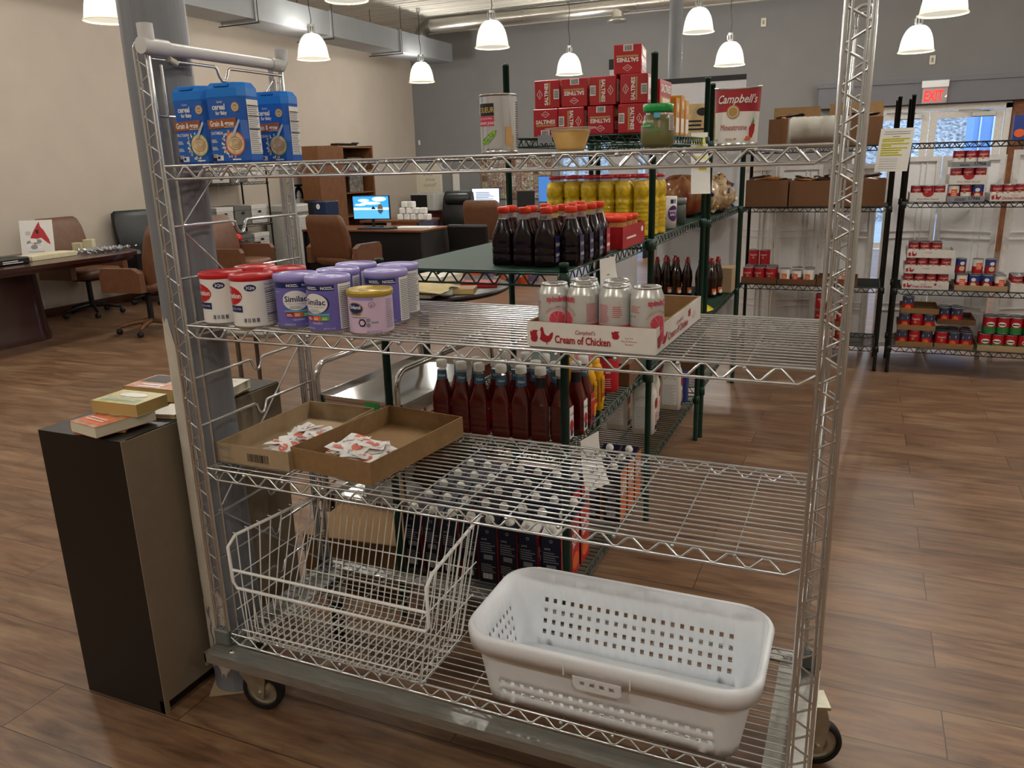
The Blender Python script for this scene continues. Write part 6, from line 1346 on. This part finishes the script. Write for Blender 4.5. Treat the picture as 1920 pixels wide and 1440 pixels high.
# desk with monitor
t = thing('office_desk', 'wide desk with brown top and black modesty panel, holding the lit monitor', 'desk', (-4.27, 7.42, 0)); W, D = 1.80, .70
m_dtop = mat('desk top brown', '#7a4a2c', rough=.35, col2='#663b22', nscale=8, stretch=(1, 10, 1))
MB(m_dtop).bx(-W / 2, -D / 2, .725, W / 2, D / 2, .752, .004).build('desktop', t); MB(m_black).bx(-W / 2 + .03, -D / 2 + .05, .0, W / 2 - .03, -D / 2 + .07, .725).build('modesty_panel', t)
MB(mat('dark grey panel', '#2c2a29', rough=.5)).bx(W / 2 - .03, -D / 2 + .01, 0, W / 2 - .005, D / 2 - .01, .725).build('end_panel', t); MB(m_black).bx(-W / 2 + .005, -D / 2 + .01, 0, -W / 2 + .03, D / 2 - .01, .725).build('end_panel', t)
def monitor(lb, loc, rz, w, h, stand, deco):
    t = thing('computer_monitor', lb, 'monitor', loc, rz); MB(m_black).bx(-w / 2, -.012, stand, w / 2, .018, stand + h, .004).build('bezel', t); MB(m_black).cyl((0, .03, 0), .02, stand + .1, 12).bx(-.11, -.06, 0, .11, .11, .015, .006).build('stand', t)
    b = MB(); l = Lab(b, lambda u, v, hh: (u, -.0125 - hh, stand + v)); deco(l, w, h); b.build('screen', t)
def sc_beach(l, w, h):
    E_ = lambda n, c, s=.9: mat(n, c, emit=c, es=s)
    l.rect(-w / 2 + .01, h * .42, w / 2 - .01, h - .01, E_('screen sky', '#2f8fe8'), 1); l.rect(-w / 2 + .01, .01, w / 2 - .01, h * .42, E_('screen sea', '#4fa0d8'), 1); l.rect(-w / 2 + .01, h * .40, w / 2 - .01, h * .50, E_('screen haze', '#bfe0f2'), 2)
    for x, y, a, c in ((-.1, .8, .08, .02), (.12, .85, .1, .03), (.0, .68, .14, .02), (-.15, .62, .08, .015)): l.ell(x, h * y, a, c, E_('screen haze', '#bfe0f2'), 3, 16)
    l.poly([(.0, h * .43), (.03, h * .56), (.05, h * .5), (.07, h * .43)], m_ink, 4); l.poly([(.09, h * .43), (.10, h * .58), (.13, h * .66), (.16, h * .58), (.17, h * .43)], E_('screen rock', '#6a5636', .5), 4); l.poly([(.09, h * .41), (.10, h * .30), (.13, h * .22), (.16, h * .30), (.17, h * .41)], E_('screen rock shade', '#3e4a50', .5), 4)
def sc_doc(l, w, h): l.rect(-w / 2 + .01, .01, w / 2 - .01, h - .01, mat('screen page', '#c4d3ee', emit='#c4d3ee', es=.9)); l.lines(-w * .35, h * .2, w * .3, h * .8, 7, m_grey, k=3)
def sc_blue(l, w, h): l.rect(-w / 2 + .01, .01, w / 2 - .01, h - .01, mat('screen blue', '#3f6fb0', emit='#3f6fb0', es=.7))
monitor('lit computer monitor showing blue sky and sea rocks, on the brown desk', (-4.30, 7.42, .7525), .12, .52, .30, .105, sc_beach)
tag(MB(m_black).bx(-.22, -.07, 0, .22, .07, .018, .004).build('keyboard', None, (-4.12, 7.2, .7525), .1), 'black keyboard before the lit monitor', 'keyboard'); tag(MB(m_black).lathe([(.05, 0), (.05, .012), (.03, .03), (0, .033)], n=16, sx=.65).build('computer_mouse', None, (-3.86, 7.24, .7525)), 'black mouse on the brown desk', 'mouse')
tag(MB(m_paper).bx(-.25, -.12, 0, .25, .12, .012).build('desk_papers', None, (-3.68, 7.45, .7525), .1), 'white sheets of paper at the right end of the brown desk', 'paper')
t = thing('computer_tower', 'dark navy box with a pale round badge at the left end of the desk', 'computer', (-5.02, 7.36, .7525)); MB(mat('navy case', '#14284a', rough=.4)).bx(-.14, -.12, 0, .14, .16, .34, .004).build('case', t); b = MB(m_black).bx(-.142, -.1205, 0, -.06, -.119, .34); l = Lab(b, front(-.1206)); l.ell(.02, .28, .03, .035, m_fw, 2, 16); b.build('badge', t)
tag(MB(mat('clear cup box', '#9fa4aa', rough=.15, alpha=.7)).bx(-.10, -.05, 0, .10, .05, .16, .01).build('desk_organizer', None, (-4.93, 7.15, .7525)), 'clear organiser with small items before the navy box', 'organiser')
# bookcase on the left wall
t = thing('bookcase', 'tall brown bookcase with open shelves on the beige wall', 'bookcase', (-6.42, 9.95, 0)); 
MB(m_wood).bx(-.26, -.50, 0, .24, -.46, 1.86).build('side_panel', t); MB(m_wood).bx(-.26, .46, 0, .24, .5, 1.86).build('side_panel', t); MB(mat('dark shelf interior', '#4a2d18', rough=.5)).bx(-.26, -.46, .0, -.24, .46, 1.86).build('back_panel', t)
for z in (.06, .75, 1.12, 1.47, 1.84): MB(m_wood).bx(-.24, -.46, z - .02, .23, .46, z + .0).build('shelf', t)
for z, n_, hh in ((1.12, 'photo collage card on the lower visible shelf of the bookcase', .30), (1.47, 'dark bottles picture on the upper shelf of the bookcase', .2)):
    b = MB(mat('photo card', '#8a8276', rough=.5, var=.9, nscale=18, col2='#1f1c1a')).bx(0, -.19, 0, .02, .19, hh, .002); tag(b.build('photo_card', None, (-6.25, 9.97, z + .001)), n_, 'picture')
b = MB(m_black).box((0, 0, .02), (.16, .55, .035), .015, 2); b.box((0, .32, .045), (.05, .16, .02), .005); tag(b.build('instrument_case', None, (-6.40, 9.95, 1.862)), 'black flat case lying on top of the brown bookcase', 'case')
tag(MB(m_wood).bx(-.17, -.33, 0, .17, .33, 1.84, .004).build('tall_cabinet', None, (-6.20, 9.05, 0)), 'tall plain brown cabinet side next to the bookcase', 'cabinet')
# credenza, printer, tissue, wall pictures
t = thing('credenza', 'dark red brown credenza under the printer at the back corner', 'cabinet', (-5.75, 12.25, 0)); MB(m_mahog).bx(-.85, -.28, .04, .85, .28, .66).build('carcass', t); MB(m_mahog).bx(-.87, -.3, .66, .87, .3, .69, .004).build('top', t)
for k in range(3): d_ = MB(m_mahog).bx(-.82 + k * .55, -.292, .1, -.30 + k * .55, -.281, .62, .003).build('door', t); MB(m_gold).box((-.36 + k * .55, -.30, .4), (.012, .016, .1)).build('handle', d_)
t = thing('laser_printer', 'white and black laser printer on the credenza below the framed script', 'printer', (-6.10, 12.1, .6915), -.1); MB(m_cop).bx(-.28, -.18, 0, .28, .22, .31, .01).build('body', t); MB(m_black).bx(-.25, -.195, .03, .12, -.18, .29, .006).build('front_cover', t)
b = MB(mat('clear bag film', '#b9b9ba', rough=.15, alpha=.7)); bag('clear_bag', 'crumpled clear plastic bag beside the laser printer', (-5.55, 12.1, .6915), .36, .3, .26, mat('clear bag film', '#b9b9ba', rough=.15, alpha=.7), 0, 31)
t = thing('return_desk', 'brown return desk behind the lit monitor with paper cups on it', 'desk', (-4.95, 9.25, 0)); MB(m_dtop).bx(-.55, -.35, .70, .45, .35, .73).build('desktop', t); MB(m_dtop).bx(.0, -.34, .3, .44, -.30, .70).build('drawer_front', t); MB(m_black).bx(-.53, -.33, 0, -.50, .33, .7).build('end_panel', t); MB(m_mahog).bx(.41, -.33, 0, .44, .33, .7).build('end_panel', t)
rn = random.Random(9); k = 0
for lv, n_ in ((0, 5), (1, 4), (2, 2)):
    for i in range(n_):
        tag(MB(m_fw).box((0, 0, .045), (.10, .09, .09), .012).build('white_packet', None, (-4.85 + i * .115 + lv * .04, 9.05 + .02 * math.sin(i * 3), .731 + lv * .092), rn.uniform(-.4, .4)), 'small white packet piled behind the monitor, %s layer, %s' % (['bottom', 'middle', 'top'][lv], ORD[i].replace('leftmost', 'first')), 'packet', 'white packets behind the monitor')
t = thing('framed_script', 'framed cream sign with grey handwriting on the corner wall', 'picture', (-6.42, YB - .03, 1.25)); MB(m_frame).bx(-.29, 0, -.28, .29, .025, .30).build('frame', t); MB(mat('cream mat', '#d6ccb6', rough=.7)).bx(-.26, -.003, -.25, .26, 0, .27).build('sheet', t); b = MB(); l = Lab(b, front(-.0035)); l.text('& she', -.02, .07, .10, m_grey, shear=.35, w=.22); l.text('loves', .03, -.03, .10, m_grey, shear=.35, w=.22); l.text('myself', .02, -.14, .10, m_grey, shear=.35, w=.30); b.build('lettering', t)
tag(MB(m_frame).bx(-.07, 0, -.2, .07, .03, .2, .004).build('wall_box', None, (-5.82, YB - .032, 1.22)), 'tall narrow white wall box right of the framed script', 'wall box')
# photo collage board
t = thing('photo_collage', 'crowded photo collage board on the grey wall behind the oil bottles', 'picture', (-4.55, YB - .03, 1.32)); MB(m_kraft).bx(-.72, 0, -.46, .72, .025, .30).build('board', t)
rn = random.Random(5); b = MB(); cols = [mat('photo %d' % i, c, rough=.5, var=.8, nscale=25, col2=d) for i, (c, d) in enumerate((('#c9b09a', '#3c2a28'), ('#a8a09a', '#5b1f24'), ('#d6d0c8', '#584838'), ('#8f6a58', '#1c1a1e'), ('#b9b29a', '#44523a')))]
l = Lab(b, front(-.0005))
for i in range(12):
    for j in range(7): u = -.70 + i * .118; v = -.45 + j * .107; l.rect(u, v, u + .108, v + .098, cols[rn.randrange(5)], 1 + rn.randrange(3))
b.build('photos', t)
monitor('small monitor with a white document, behind the tan chair', (-4.35, 11.0, .76), .1, .50, .26, .10, sc_doc)
t = thing('back_desk', 'dark desk below the document monitor in front of the collage', 'desk', (-4.3, 11.1, 0)); MB(m_mahog).bx(-.8, -.35, .73, 1.3, .35, .757).build('desktop', t); MB(m_black).bx(-.75, -.3, 0, -.72, .3, .73).build('leg_panel', t); MB(m_black).bx(1.2, -.3, 0, 1.23, .3, .73).build('leg_panel', t)
monitor('blue screened monitor beside the oil bottles', (-3.25, 10.95, .7585), -.5, .34, .42, .12, sc_blue)
tag(MB(m_black).box((0, 0, .17), (.30, .06, .26), .01).box((0, .02, .02), (.2, .14, .035)).build('black_monitor', None, (-3.70, 11.2, .7585), .2), 'dark switched off screen left of the blue one', 'monitor')
t = thing('soap_bottle', 'white pump bottle by the dark screen', 'bottle', (-3.9, 10.9, .7585)); MB(m_fw).cyl((0, 0, 0), .035, .15).build('bottle_body', t); MB(m_fw).cyl((0, 0, .15), .01, .05).bx(-.04, -.008, .19, .01, .008, .2).build('pump', t)
# low mat table near the glass door
t = thing('low_bench', 'low dark bench before the bright storefront glass', 'bench', (-2.1, 11.2, 0)); MB(m_black).bx(-.6, -.3, .36, .6, .3, .42, .01).build('seat', t)
for x in (-.5, .5): MB(m_black).bx(x - .02, -.25, 0, x + .02, .25, .36).build('leg', t)
# orange and purple bags standing on the floor behind
for i in range(6): t = thing('gift_bag', 'small %s box on the floor behind the round table, %s of six' % (['orange', 'lavender'][i % 2], ORD[i].replace('leftmost', 'nearest')), 'box', (-2.80 + .075 * i - .0, 7.25 + .20 * i, 0), .2, 'orange and lavender boxes'); MB(mat('box orange', '#c4501e', rough=.5) if i % 2 == 0 else mat('box lavender', '#6d648f', rough=.5)).bx(-.09, -.07, 0, .09, .07, .30).build('carton', t); b = MB(); l = Lab(b, front(-.0702)); l.ell(0, .12, .04, .04, m_fw); b.build('label', t)
